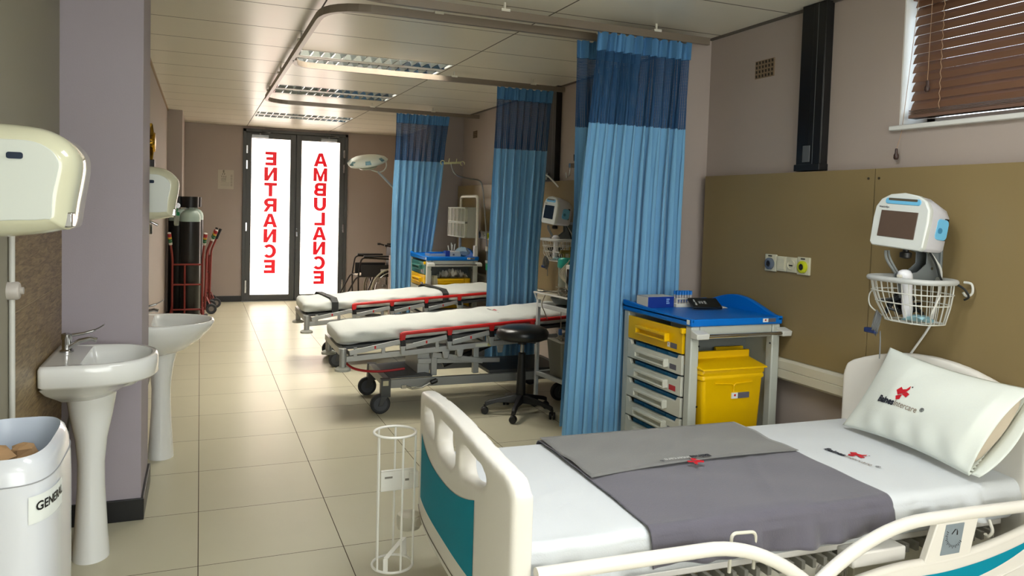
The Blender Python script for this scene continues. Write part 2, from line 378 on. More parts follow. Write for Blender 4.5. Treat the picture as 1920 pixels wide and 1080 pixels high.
# ---------------- entrance double door
def door():
    fr = MB().box(DX0, YF - .04, 0, DX0 + .045, YF + .06, DZ).box(DX1 - .045, YF - .04, 0, DX1, YF + .06, DZ).box(DX0, YF - .04, DZ - .045, DX1, YF + .06, DZ)
    r = struct('door_1', fr, FRAMEG, smooth=False, bev=.003)
    glow = bpy.data.materials.new('frosted_daylight_pane'); glow.use_nodes = True; nt = glow.node_tree; b = nt.nodes['Principled BSDF']
    b.inputs['Base Color'].default_value = (.8, .8, .8, 1); b.inputs['Roughness'].default_value = .4
    b.inputs['Emission Color'].default_value = (1, .88, .76, 1); b.inputs['Emission Strength'].default_value = DOOR_E
    inkm = bpy.data.materials.new('backlit_red_vinyl'); inkm.use_nodes = True; b = inkm.node_tree.nodes['Principled BSDF']
    b.inputs['Base Color'].default_value = srgb(215, 15, 30); b.inputs['Roughness'].default_value = .4
    b.inputs['Emission Color'].default_value = srgb(225, 10, 30); b.inputs['Emission Strength'].default_value = .55
    zz = dict(ENTRANCE=[2.14 - .231 * k for k in range(8)], AMBULANCE=[2.157 - .2255 * k for k in range(9)])
    for nm, x0, x1, g0, g1, word, lx in (('left', DX0 + .045, 1.326, .695, 1.250, 'ENTRANCE', .972), ('right', 1.340, DX1 - .045, 1.415, 1.985, 'AMBULANCE', 1.70)):
        y0, y1 = YF - .025, YF + .03
        lf = MB().box(x0, y0, .015, g0, y1, DZ - .05).box(g1, y0, .015, x1, y1, DZ - .05).box(g0, y0, .015, g1, y1, .1).box(g0, y0, 2.432, g1, y1, DZ - .05)
        L = obj('door_leaf', lf, FRAMEG, r, bev=.003, smooth=False)
        obj('glass_pane', MB().box(g0, YF, .1, g1, YF + .01, 2.432), glow, L, smooth=False, label='frosted glass pane lit by daylight')
        t = MB()
        zs = zz[word]
        for i, ch in enumerate(word): block_letter(t, ch, lambda x, y, z=zs[i]: Vector((lx - x, YF - .004, z + y)))
        obj('lettering', t, inkm, L, smooth=False, label='red mirrored vinyl letters reading %s from outside' % word)
        hx = x0 + .01 if nm == 'left' else x1 - .01
        hg = MB()
        for z0, z1 in ((2.2, 2.32), (1.97, 2.1), (1.05, 1.18), (.13, .32)): hg.box(hx - .012, YF - .05, z0, hx + .012, YF - .028, z1)
        obj('hinge', hg, CHROME, L, bev=.003)
        cx_ = (x0 + .17) if nm == 'left' else (x1 - .27)
        cl = MB().box(cx_ - .1, YF - .085, 2.44, cx_ + .14, YF - .028, 2.48)
        cl.bar((cx_ + .02, YF - .06, 2.50), (cx_ + .16, YF - .12, 2.515), .022, .006).bar((cx_ + .16, YF - .12, 2.515), (cx_ + .05, YF - .045, 2.545), .022, .006).cyl((cx_ + .02, YF - .06, 2.48), (cx_ + .02, YF - .06, 2.51), .012)
        obj('door_closer', cl, STEEL, L, bev=.003, label='silver overhead door closer')
    obj('lock', MB().box(1.345, YF - .035, .98, 1.37, YF - .02, 1.05).cyl((1.357, YF - .03, 1.10), (1.357, YF - .022, 1.10), .008), CHROME, r, bev=.002)
    struct('trim_threshold', MB().box(DX0, YF - .06, 0, DX1, YF + .05, .012), STEEL, smooth=False)
    struct('trim_backing', MB().box(DX0, YF + .07, 0, DX1, YF + .09, DZ), FRAMEG, smooth=False)
door()

# ---------------- window with its reveal
wf = MB()
xg = XR + .17
for a, b2, c, d in ((WY0, WY0 + .05, WZ0, WZ1), (WY1 - .05, WY1, WZ0, WZ1), (WY0, WY1, WZ0, WZ0 + .045), (WY0, WY1, WZ1 - .045, WZ1), (1.58, 1.62, WZ0, WZ1)):
    wf.box(xg, a, c, xg + .05, b2, d)
wo = struct('window_1', wf, WHITE, bev=.003, smooth=False)
gl = mat('window_glass', (235, 245, 250), .05, trans=1)
obj('window_pane', MB().box(xg + .02, WY0 + .05, WZ0 + .045, xg + .024, WY1 - .05, WZ1 - .045), gl, wo, smooth=False)
obj('window_sill', MB().box(XR - .03, WY0 - .03, WZ0 - .022, XR + .17, WY1 + .03, WZ0), WHITE, wo, bev=.004)
obj('window_reveal', MB().box(XR + .001, WY1 - .006, WZ0, xg, WY1, WZ1).box(XR + .001, WY0, WZ0, xg, WY0 + .006, WZ1).box(XR + .001, WY0, WZ1 - .006, xg, WY1, WZ1), WHITE, wo, smooth=False)
# ================================================================ ceiling luminaires and curtain tracks
MIRR = mat('louvre_aluminium', (200, 205, 210), .12, metal=1)
TRAY = mat('luminaire_white', (225, 225, 220), .4)
def luminaire(y, label, watts, full=True, col=(1, .94, .85)):
    t = thing('ceiling_luminaire', label, 'ceiling light', (.635, y + .01, H), group='recessed louvre luminaires')
    w, d = 1.18, .58
    tr = MB().box(0, 0, .11, w, d, .12).box(0, 0, 0, .008, d, .11).box(w - .008, 0, 0, w, d, .11).box(0, 0, 0, w, .008, .11).box(0, d - .008, 0, w, d, .11)
    obj('tray', tr, TRAY, t, smooth=False)
    if full:
        obj('centre_cover', MB().prism([(.225, .06), (.235, .004), (.26, 0), (.32, 0), (.345, .004), (.355, .06)], 'x', .008, w - .008), TRAY, t, smooth=False)
        lv = MB()
        for y0, y1 in ((.012, .225), (.355, .568)):
            ym = (y0 + y1) / 2
            for a, b2 in ((y0, .012), (y1, -.012)):
                lv.prism([(a, 0), (a + b2 * .3, 0), (a + b2 * 1.6, .05), (a, .055)], 'x', .008, w - .008)
            for k in range(15):
                x = .04 + k * (w - .08) / 14
                lv.prism([(x - .004, 0), (x + .004, 0), (x + .016, .045), (x - .016, .045)], 'y', y0, y1)
        obj('louvre', lv, MIRR, t, smooth=False)
        tb = MB()
        for ym in (.118, .462): tb.cyl((.03, ym, .078), (w - .03, ym, .078), .013, 10)
        obj('fluorescent_tube', tb, mat('lit_tube', (255, 250, 235), .4, emis=7), t)
    for ym in (.118, .462):
        area('lamp_light', (.635 + w / 2, y + .01 + ym, H + .10), 1.1, .17, watts, col)
    return t
luminaire(5.73, 'recessed louvred ceiling luminaire above the middle curtain rail, the nearest one', LUM_FAR)
luminaire(7.53, 'recessed louvred ceiling luminaire between the middle and the far curtain rail', LUM_FAR)
luminaire(9.93, 'recessed louvred ceiling luminaire nearest the entrance doors', LUM_FAR)
for y in NEARL: luminaire(y, 'recessed ceiling luminaire above the %s, out of the picture' % ('foot of the front bed' if y > 0 else 'floor behind the camera'), LUM_NEAR, False, (.93, .97, 1))

RAIL = mat('taupe_track', (128, 116, 102), .35, metal=.2)
def sweep_rect(mb, pts, w, h):
    n = len(pts); rings = []
    for i, p in enumerate(pts):
        d = (pts[min(i + 1, n - 1)] - pts[max(i - 1, 0)]); d.z = 0; d.normalize(); u = Vector((-d.y, d.x, 0)) * w / 2
        rings.append([p - u, p + u, p + u + Vector((0, 0, h)), p - u + Vector((0, 0, h))])
    return mb.loft(rings)
def track(label, pts, r, z, hang):
    t = MB(); sweep_rect(t, arc_path([Vector((x, y, z)) for x, y in pts], r, 8), .028, .042)
    o = obj('curtain_track', t, RAIL, smooth=False); tag(o, label, 'curtain rail', 'curtain rails under the ceiling')
    for x, y in hang: obj('hanger', MB().cyl((x, y, z + .04), (x, y, H), .007, 8).box(x - .025, y - .02, z + .036, x + .025, y + .02, z + .05), CREAM, o)
    return o
track('long taupe curtain rail with curved corners running towards the doors', [(2.68, 4.10), (.60, 4.10), (.60, 8.33), (2.95, 8.33)], .3, 2.515, [(.6, 5.2), (.6, 6.6), (.6, 7.7), (1.2, 4.1), (2.2, 4.1), (1.72, 8.33), (2.4, 8.33)])
track('short taupe curtain rail crossing under the nearest luminaire', [(.615, 5.72), (.66, 6.0), (2.90, 6.0)], .12, 2.515, [(1.9, 6.0), (2.6, 6.0)])
track('front taupe curtain rail carrying the nearest blue curtain', [(2.82, 3.87), (.60, 3.87), (.60, 1.6)], .3, 2.515, [(1.5, 3.87), (2.45, 3.87)])

# ================================================================ curtains
CLOTH = mat('blue_curtain_cloth', (112, 168, 208), .8, sheen=.3, bump=.05, bscale=300)
CLOTHH = mat('blue_header_tape', (84, 138, 184), .8, bump=.1, bscale=200)
nm_ = bpy.data.materials.new('blue_curtain_net'); nm_.use_nodes = True; nt = nm_.node_tree; b = nt.nodes['Principled BSDF']
b.inputs['Base Color'].default_value = srgb(40, 82, 124); b.inputs['Roughness'].default_value = .8
tc = nt.nodes.new('ShaderNodeTexCoord'); s_ = nt.nodes.new('ShaderNodeSeparateXYZ'); nt.links.new(tc.outputs['UV'], s_.inputs[0])
def thr(o): return math_node(nt, 'LESS_THAN', math_node(nt, 'FRACT', math_node(nt, 'DIVIDE', o, .0085)), .60)
al = math_node(nt, 'MAXIMUM', thr(s_.outputs[0]), thr(s_.outputs[1]))
nt.links.new(math_node(nt, 'MULTIPLY_ADD', al, .97, .03), b.inputs['Alpha'])
def curtain(label, Y, top, mid, bot, zb, n, amp, seed, yb=0.0, zt=2.512, zm=2.0, pinch=None):
    """top/mid/bot = (x0, x1) at header, at 1.5 m and at the hem"""
    rnd = random.Random(seed)
    t = thing('privacy_curtain', label, 'curtain', ((top[0] + top[1]) / 2, Y, zb), group='blue privacy curtains')
    ph = [rnd.uniform(-.9, .9) for _ in range(n + 2)]; am = [rnd.uniform(.55, 1.25) for _ in range(n + 2)]; dr = [rnd.uniform(-.5, .5) for _ in range(n + 2)]
    off = Vector(t.location)
    def lerp(a, b2, k): return a + (b2 - a) * k
    def P(s, z):
        k = (zt - z) / (zt - zb)
        if z > 1.5: q = (zt - z) / (zt - 1.5); x0 = lerp(top[0], mid[0], q); x1 = lerp(top[1], mid[1], q)
        else: q = (1.5 - z) / (1.5 - zb); x0 = lerp(mid[0], bot[0], q); x1 = lerp(mid[1], bot[1], q)
        u = s * n; i = int(min(u, n - 1e-6)); fr = u - i
        h = fr * fr * (3 - 2 * fr)
        pa = lerp(ph[i], ph[i + 1], h); ma = lerp(am[i], am[i + 1], h); da = lerp(dr[i], dr[i + 1], h)
        a = 2 * PI * u + pa + da * k * 2
        av = amp * ma * (.55 + .45 * min(1, k * 2.2))
        x = lerp(x0, x1, s) + .35 * (x1 - x0) / n * math.sin(2 * a) * min(1, k * 3)
        y = Y + yb * min(1, k * 1.6) + av * math.sin(a) + .12 * av * math.sin(2.3 * a + seed)
        return Vector((x, y, z))
    def piece(nm, m, z0, z1, nv, hf=0, **kw):
        N = n * 14; vs = []; uv = []; L = (top[1] - top[0]) * 2.6
        for j in range(nv + 1):
            z = lerp(z0, z1, j / nv)
            for i in range(N + 1):
                p = P(i / N, z)
                if hf: 
                    q = math.sin(2 * PI * i / 7.0 + .6 * math.sin(i * .31)); p.y += .016 * q; p.z += (.006 * math.sin(i * .9) if j == nv else 0)
                vs.append(p - off); uv.append((i / N * L, z))
        mb = MB().add(vs, [(j * (N + 1) + i, j * (N + 1) + i + 1, (j + 1) * (N + 1) + i + 1, (j + 1) * (N + 1) + i) for j in range(nv) for i in range(N)])
        obj(nm, mb, m, t, uvs=uv, angle=80, **kw)
    piece('header_band', CLOTHH, 2.41, zt, 3, hf=1, label='gathered blue header band')
    piece('net_panel', nm_, zm, 2.412, 8, label='dark blue open net panel')
    piece('cloth_drop', CLOTH, zb, zm + .003, 26, label='light blue pleated cloth')
    return t
curtain('blue privacy curtain bunched at the front, the largest and nearest', 3.87, (2.07, 2.69), (2.02, 2.685), (1.97, 2.72), .185, 11, .044, 3, yb=.058)
curtain('narrow blue curtain hanging just behind the left edge of the largest one', 4.12, (2.065, 2.5), (2.105, 2.5), (2.06, 2.5), .17, 6, .03, 7, yb=.05)
curtain('blue privacy curtain hanging beside the far black wall trunking', 6.0, (2.28, 2.79), (2.285, 2.745), (2.28, 2.72), .19, 8, .042, 11, yb=.095)
curtain('farthest blue privacy curtain, beside the wheelchair', 8.33, (1.99, 2.60), (1.995, 2.52), (2.02, 2.40), .2, 8, .045, 19, yb=.17)

# ================================================================ left side: dispensers, basins, bin
PCREAM = mat('gloss_ivory', (216, 216, 188), .12, coat=.8)
PWHITE = mat('dispenser_side_white', (214, 220, 212), .3)
def dispenser(x, y, z, s, ln, label):
    t = thing('paper_towel_dispenser', label, 'paper towel dispenser', (x, y, z), group='wall towel dispensers')
    out = [(0, 0), (.10, .002), (.19, .012), (.235, .022), (.252, .030), (.262, .10), (.272, .16), (.276, .205), (.268, .235), (.245, .262), (.21, .283), (.16, .294), (.08, .298), (0, .298)]
    out = smooth_path([(a, 0, b2) for a, b2 in out], 3)
    cx_, cz = .10, .15
    def ring(yv, ins):
        r = []
        for p in out:
            d = Vector((cx_ - p.x, 0, cz - p.z)); q = p + d.normalized() * ins if d.length else p.copy()
            q.x = max(q.x, .0); q.y = yv; r.append(q * s)
        for p in r: p.y = yv
        return r
    body = MB().loft([ring(.0, .042), ring(.004, .032), ring(.02, .012), ring(.055, 0), (ring(ln - .04, 0)), ring(ln - .01, .012), ring(ln, .04)])
    obj('cover', body, PCREAM, t, angle=60)
    face = MB().loft([ring(-.003, .045), ring(-.001, .043)]); obj('side_panel', face, PWHITE, t, angle=30)
    w = MB().prism(rrect(.118 * s, .205 * s, .155 * s, .222 * s, .006), 'y', -.006, -.002); obj('level_window', w, mat('smoked_blue', (32, 46, 66), .1), t)
    k = MB().box(.236 * s, .03, .03 * s, .262 * s, .075, .07 * s); obj('latch', k, CHROME, t, bev=.004)
    return t
dispenser(XL, 2.30, 1.385, 1.0, .32, 'large ivory paper towel dispenser on the near left wall above the bin')
dispenser(XL2, 4.55, 1.375, 1.0, .30, 'second ivory paper towel dispenser, half hidden behind the mauve column')

def basin(loc, depth, width, rim, label, lift):
    """back on the wall at local x=0, projecting to +x"""
    t = thing('pedestal_basin', label, 'wash basin', loc, group='pedestal wash basins')
    n = 48; z0 = rim
    def outline(ins, k=1.0, back=0.0):
        d = depth - ins; w = width / 2 - ins; r = []; xs_ = depth * (.34 if lift == 0 else .22); cr_ = .018 if lift == 0 else .06; x0_ = ins
        for j in range(29):
            a = -PI / 2 + PI * j / 28; c, s = math.cos(a), math.sin(a); e = 2.25
            r.append(Vector((xs_ + abs(c) ** (2 / e) * (d - xs_), abs(s) ** (2 / e) * (1 if s > 0 else -1) * w * k, 0)))
        for j in range(1, 4): r.append(Vector((xs_ + (x0_ + cr_ - xs_) * j / 4, w * k, 0)))
        for j in range(5): a = PI / 2 * j / 4; r.append(Vector((x0_ + cr_ - cr_ * math.sin(a), w * k - cr_ + cr_ * math.cos(a), 0)))
        for j in range(1, 6): r.append(Vector((x0_, (w * k - cr_) * (1 - 2 * j / 6), 0)))
        for j in range(5): a = PI / 2 * j / 4; r.append(Vector((x0_ + cr_ - cr_ * math.cos(a), -w * k + cr_ - cr_ * math.sin(a), 0)))
        for j in range(1, 4): r.append(Vector((x0_ + cr_ + (xs_ - x0_ - cr_) * j / 4, -w * k, 0)))
        return r
    def Z(r, z): 
        return [Vector((max(p.x, 0.001), p.y, z)) for p in r]
    if lift == 0:
        rings = [Z([Vector((.10 + (p.x - .10) * .42, p.y * .42, 0)) for p in outline(0)], z0 - .17), Z([Vector((.04 + (p.x - .04) * .70, p.y * .72, 0)) for p in outline(0)], z0 - .125), Z([Vector((p.x * .86, p.y * .90, 0)) for p in outline(0)], z0 - .095), Z(outline(.012), z0 - .088), Z(outline(.0), z0 - .078), Z(outline(0), z0 - .012), Z(outline(.006), z0), Z(outline(.022), z0)]
    else:
        rings = [Z([Vector((.10 + (p.x - .10) * .35, p.y * .35, 0)) for p in outline(0)], z0 - .20), Z([Vector((.05 + (p.x - .05) * .62, p.y * .62, 0)) for p in outline(0)], z0 - .17), Z([Vector((p.x * .84, p.y * .84, 0)) for p in outline(0)], z0 - .11), Z([Vector((p.x * .95, p.y * .95, 0)) for p in outline(0)], z0 - .055), Z(outline(0), z0 - .012), Z(outline(.006), z0), Z(outline(.02), z0)]
    def inner(k, z, sh):
        return [Vector((.115 + sh + (max(p.x, 0) / depth) * (depth - .115 - sh * 2) * k + (1 - k) * (depth - .115) * .45, p.y * k * .92, z)) for p in outline(.03)]
    rings += [inner(1.0, z0 - .003, 0), inner(.96, z0 - .03, 0), inner(.85, z0 - .08, 0), inner(.6, z0 - .12, 0), inner(.15, z0 - .13, 0)]
    obj('bowl', MB().loft(rings), CERAM, t, angle=70)
    cx_ = depth * .48; pr = []
    prof = [(.070, .088, 0), (.069, .086, .02), (.062, .078, .12), (.052, .066, .30), (.051, .064, .40), (.060, .072, .50), (.080, .090, .60), (.098, .105, z0 - .135)]
    for a, b2, z in prof:
        pr.append([Vector((cx_ - .04 + a * math.cos(q), b2 * math.sin(q), z)) for q in [2 * PI * j / 28 for j in range(28)]])
    obj('pedestal', MB().loft(pr), CERAM, t, angle=60)
    tp = thing('lever_tap', 'chrome elbow-lever tap on the %s' % ('near basin' if lift == 0 else 'basin behind the column'), 'tap', (loc[0] + .055, loc[1] + .07 * (1 if lift == 0 else .5), z0 + loc[2]), group='elbow-lever basin taps')
    obj('body', MB().lathe([(.026, 0), (.026, .006), (.018, .012), (.018, .05), (.021, .055), (.021, .075), (.008, .08)], (0, 0, 0), 18), CHROME, tp)
    obj('spout', MB().tube(smooth_path([(.01, -.01, .025), (.06, -.02, .05), (.10, -.03, .055), (.115, -.033, .045)], 4), [.011] * 12 + [.009], 10) if False else MB().tube([(.01, -.005, .02), (.05, -.01, .046), (.09, -.014, .056), (.112, -.016, .048)], [.012, .011, .010, .011], 10), CHROME, tp)
    lv = MB().tube([(.0, 0, .068), (.06, .0, .075), (.105, .0, .088)], [.007, .006, .006], 8)
    lv.loft([[Vector((.10 + d, w, z)) for w, z in ((-.009, h - .003), (.009, h - .003), (.009, h + .003), (-.009, h + .003))] for d, h in ((0, .088), (.02, .098), (.04, .112))])
    obj('elbow_lever', lv, CHROME, tp, bev=.001)
    # plug chain stub and overflow
    obj('overflow_ring', MB().lathe([(.004, 0), (.012, 0), (.012, .003), (.004, .003)], (0, 0, 0), 16, Matrix.Rotation(PI / 2, 4, 'Y')).xf(Matrix.Translation((.122, 0, z0 - .035))), CHROME, t)
    return t
basin((XL + .013, 3.545, 0), .405, .50, .85, 'white pedestal basin nearest the bin, below the brown tiles', 0)
basin((XL2, 4.82, 0), .47, .56, .80, 'white pedestal basin beyond the mauve column', 1)
pipe = MB().tube(smooth_path([(-.55, 3.66, .10), (-.53, 3.70, .4), (-.50, 3.74, .6), (-.47, 3.73, .72)], 5), .009, 8)
tag(obj('braided_hose', pipe, STEEL), 'braided water hose rising under the near basin', 'hose')

# waste bin
BINM = mat('bin_white', (214, 218, 224), .18, coat=.5)
def bin_():
    t = thing('waste_bin', 'glossy white waste bin with a GENERAL label, below the near dispenser', 'bin', (-.447, 2.265, 0))
    n = 48
    def ring(k, z, w=.255, d=.44, sh=0):
        r = []
        for j in range(n):
            a = 2 * PI * j / n; c, s = math.cos(a), math.sin(a)
            x = abs(c) ** (2 / 3.6) * (1 if c > 0 else -1) * (w / 2 * k); y = abs(s) ** (2 / 3.6) * (1 if s > 0 else -1) * (d / 2 - w / 2 * (1 - k))
            r.append(Vector((x + sh, y, z)))
        return r
    rings = [ring(.94, 0), ring(.97, .02), ring(1.0, .40), ring(1.0, .74), ring(.985, .80), ring(.95, .842), ring(.88, .868), ring(.80, .878)]
    obj('body', MB().loft(rings, capb=False), BINM, t, angle=60)
    ins = [ring(.80, .878), ring(.77, .868), ring(.72, .79), ring(.66, .68)]
    obj('inner_funnel', MB().loft(ins, capa=False), mat('bin_inner', (190, 200, 214), .3), t, angle=60)
    sm = MB().tube([p * 1.0 for p in ring(.975, .818)], .0016, 6, closed=True); obj('lid_seam', sm, mat('seam_grey', (150, 152, 155), .5), t)
    # label wrapped round the right-hand front corner
    lb = MB(); tx = MB()
    R = ring(1.0, .5)
    def onp(u, z, e):   # u = metres along the outline from the corner start
        pts = [p for p in ring(1.0, z)]
        # start at the -y middle going to +x side
        k0 = int(n * .80); acc = 0; i = k0
        while True:
            a, b2 = pts[i % n], pts[(i + 1) % n]; L = (b2 - a).length
            if acc + L >= u: 
                p = a + (b2 - a) * ((u - acc) / L); d = (b2 - a).normalized(); nn = Vector((d.y, -d.x, 0)); return p + nn * e
            acc += L; i += 1
    lb.grid(lambda u, v: onp(.02 + .15 * u, .722 + .066 * v, .0015), 16, 2)
    text_on(tx, 'GENERAL', .030, lambda x, y: onp(.10 + x, .760 + y, .0028), bold=.0008)
    obj('label_sheet', lb, mat('label_white', (225, 230, 226), .5), t)
    obj('label_lettering', tx, DARK, t, smooth=False, label='black word GENERAL')
    for x, y, z, s in ((-.035, -.02, .85, .045), (.02, .06, .835, .04)):
        rnd = random.Random(int(x * 1000)); pb = MB(); rg = []
        for k, q in ((.5, 0), (1, .25), (1.1, .5), (.8, .85), (.3, 1)):
            rg.append([Vector((s * k * math.cos(a) * rnd.uniform(.7, 1.2), s * k * math.sin(a) * rnd.uniform(.7, 1.2), s * 1.3 * q)) for a in [2 * PI * j / 7 for j in range(7)]])
        o = obj('paper_towel', MB().loft(rg), mat('brown_paper', (176, 140, 100), .8), smooth=False); o.location = (-.447 + x, 2.265 + y, z - .045)
        tag(o, 'crumpled brown paper towel in the white bin, %s' % ('the nearer piece' if y < 0 else 'the farther piece'), 'paper towel', 'used brown paper towels')
bin_()
# conduit with a round junction on the near left wall
t = thing('pipe_conduit', 'thin white conduit with a round junction box on the left wall', 'conduit', (XL, 2.905, 0))
obj('tube', MB().cyl((.012, 0, .0), (.012, 0, 1.5), .009, 10), mat('conduit_white', (205, 205, 198), .4), t)
obj('junction_box', MB().lathe([(.03, 0), (.03, .028), (.026, .034), (.012, .036), (.012, .045), (.0, .045)], (0, 0, 0), 20, Matrix.Rotation(PI / 2, 4, 'Y')).xf(Matrix.Translation((0, 0, 1.185))), mat('conduit_box', (190, 184, 176), .4), t)
# gold clock and soap dispenser beyond the column
t = thing('sunburst_clock', 'gold sunburst wall clock seen edge-on on the left wall', 'clock', (XL2, 6.85, 1.95), rot=(0, PI / 2, 0))
st = MB().lathe([(.085, 0), (.085, .03), (.075, .045), (.02, .05)], (0, 0, 0), 28); obj('clock_face', st, GOLD, t)
ray = MB()
for k in range(20):
    a = 2 * PI * k / 20; c, s = math.cos(a), math.sin(a); L = .155 if k % 2 else .135
    ray.loft([[Vector((c * r - s * w, s * r + c * w, z)) for w, z in ((-h, .004), (h, .004), (0, .02 + h))] for r, h in ((.07, .014), (L, .003))])
obj('sun_rays', ray, mat('dark_gold', (120, 92, 30), .3, metal=1), t, smooth=False)
t = thing('soap_dispenser', 'black and chrome soap dispenser under the second towel dispenser', 'soap dispenser', (XL2, 4.62, 1.27))
obj('holder', MB().box(0, 0, 0, .10, .09, .085), DARK, t, bev=.006)
obj('pump', MB().cyl((.12, .045, .03), (.12, .045, .085), .022).tube([(.12, .045, .085), (.13, .045, .10), (.17, .045, .08)], .008, 8), CHROME, t, bev=.002)
t = thing('paper_tray_box', 'small black box on the left wall under the gold clock', 'box', (XL2, 6.6, 1.74)); obj('case', MB().box(0, 0, 0, .05, .12, .06), DARK, t, bev=.004)
cd = MB()
for y in (6.2, 6.32): cd.cyl((XL2 + .015, y, .09), (XL2 + .015, y, 1.55), .012, 8)
tag(obj('wall_pipe', cd, mat('pipe_taupe', (150, 138, 124), .4)), 'pair of painted pipes running down the left wall behind the second basin', 'pipe')

# ================================================================ gas cylinders and hand trucks
CYLB = mat('cylinder_black', (22, 23, 23), .35, noise=.2, nscale=8)
CYLW = mat('cylinder_shoulder', (176, 196, 186), .35)
def cylinder(loc, label, full):
    t = thing('gas_cylinder', label, 'gas cylinder', loc, group='tall black oxygen cylinders')
    r = .116
    obj('tank', MB().lathe([(r - .01, 0), (r, .015), (r, 1.20)], (0, 0, 0), 32), CYLB, t)
    obj('shoulder', MB().lathe([(r, 1.20), (r, 1.25), (r * .93, 1.29), (r * .72, 1.325), (r * .42, 1.345), (.035, 1.36), (.035, 1.38)], (0, 0, 0), 32), CYLW, t)
    obj('valve_guard', MB().lathe([(.055, 1.375), (.09, 1.37), (.092, 1.50), (.086, 1.50), (.07, 1.385)], (0, 0, 0), 20, caps=False), DARK, t, label='black valve guard')
    obj('valve', MB().cyl((0, 0, 1.37), (0, 0, 1.46), .02, 10).cyl((-.03, -.05, 1.42), (.05, .06, 1.42), .012, 8), CHROME, t)
    if full:
        fl = thing('flow_regulator', 'chrome oxygen regulator with green-capped humidifier on the front cylinder', 'regulator', (loc[0] - .12, loc[1] - .09, 1.20))
        obj('gauge', MB().cyl((-.02, -.02, .22), (-.02, -.045, .22), .032, 18).cyl((.01, -.01, .19), (.10, .04, .19), .014, 10), CHROME, fl)
        obj('bottle', MB().lathe([(.024, -.02), (.030, .0), (.030, .10), (.02, .11)], (-.03, -.03, 0), 18), mat('clear_bottle', (190, 196, 186), .1, alpha=.5), fl)
        obj('cap', MB().lathe([(.034, .10), (.034, .14), (.012, .15), (.012, .19)], (-.03, -.03, 0), 18), mat('green_cap', (16, 130, 84), .35), fl)
    return t
cylinder((-.11, 10.02, .03), 'tall black gas cylinder with a regulator, standing in the front red hand truck', True)
cylinder((-.245, 10.25, .03), 'tall black gas cylinder half hidden behind the front one', False)
cylinder((-.075, 11.0, .03), 'tall black gas cylinder in the second hand truck by the wall corner', False)
REDT = mat('truck_red', (128, 42, 34), .45)
def truck(loc, rz, label, tape=True):
    """frame in the local x/z plane, its back towards -y, toe plate towards +y"""
    t = thing('hand_truck', label, 'hand truck', loc, rz, group='red gas cylinder hand trucks')
    fr = MB()
    for s in (-1, 1): fr.tube(arc_path([(s * .165, .02, .05), (s * .165, 0, .80), (s * .185, -.07, .98)], .05, 4), .013, 10)
    for z in (.18, .48, .72): fr.cyl((-.165, 0.01, z), (.165, .01, z), .011, 8)
    fr.cyl((0 - .03, .012, .06), (-.03, .012, .72), .011, 8)
    fr.box(-.17, .02, .012, .17, .26, .022)
    obj('frame', fr, REDT, t)
    for s in (-1, 1):
        d = Vector((s * .02, -.07, .18)).normalized(); p = Vector((s * .185, -.07, .98))
        g = MB().tube([p - d * .02, p + d * .13], .02, 12); o = obj('grip', g, DARK if not tape else mat('grip_white', (205, 200, 190), .5), t)
        if tape:
            for k, c in ((.01, (24, 96, 60)), (.035, (24, 96, 60)), (.055, (214, 168, 30)), (.08, (160, 30, 34)), (.1, (160, 30, 34))):
                obj('coloured_tape', MB().tube([p + d * k, p + d * (k + .022)], .0215, 12), mat('tape_%d_%d_%d' % c, c, .5), o)
    for s in (-1, 1):
        w = MB().lathe([(.03, -.018), (.058, -.022), (.068, -.012), (.068, .012), (.058, .022), (.03, .018)], (0, 0, 0), 22, Matrix.Rotation(PI / 2, 4, 'Y')).xf(Matrix.Translation((s * .21, -.06, .068)))
        wo_ = obj('wheel', w, RUBBER, t); obj('hub', MB().cyl((s * .21 - .02, -.06, .068), (s * .21 + .02, -.06, .068), .034, 14), mat('hub_grey', (120, 110, 104), .5), wo_)
    obj('axle', MB().cyl((-.2, -.06, .068), (.2, -.06, .068), .01, 8), STEEL, t)
    br = MB()
    for s in (-1, 1): br.bar((s * .165, 0, .22), (s * .19, -.06, .068), .02, .01)
    obj('wheel_bracket', br, REDT, t)
    return t
truck((-.135, 9.86, 0), 0, 'red hand truck with striped grips, in front of the cylinders')
truck((.085, 10.95, 0), math.radians(90), 'second red hand truck with striped grips, turned side-on behind the cylinders')
truck((.13, 11.55, 0), math.radians(96), 'third red hand truck with plain black grips, nearest the far wall', False)

# eye chart
t = thing('eye_chart', 'paper eye-test chart on the far wall left of the doors', 'eye chart', (.343, YF - .002, 1.803))
obj('sheet', MB().box(-.108, -.001, -.14, .108, 0, .14), mat('chart_paper', (188, 182, 168), .7), t, smooth=False)
tx = MB(); F = lambda x, y: Vector((x, -.0025, y))
text_on(tx, 'E', .05, F, .001, dx=-.03, dy=.115)
for r, (w, s, z) in enumerate((('F P', .034, .075), ('T O Z', .028, .04), ('L P E D', .022, .012), ('P E C F D', .016, -.008), ('E D F C Z P', .012, -.026))): text_on(tx, w, s, F, .0004, dx=-.03, dy=z)
for k in range(8): tx.box(.065, -.0025, .062 - .022 * k, .09, -.0015, .067 - .022 * k)
for k in range(3): tx.box(-.07, -.0025, -.05 - .02 * k, .05, -.0015, -.0485 - .02 * k)
obj('letters', tx, mat('chart_ink', (60, 54, 48), .7), t, smooth=False)
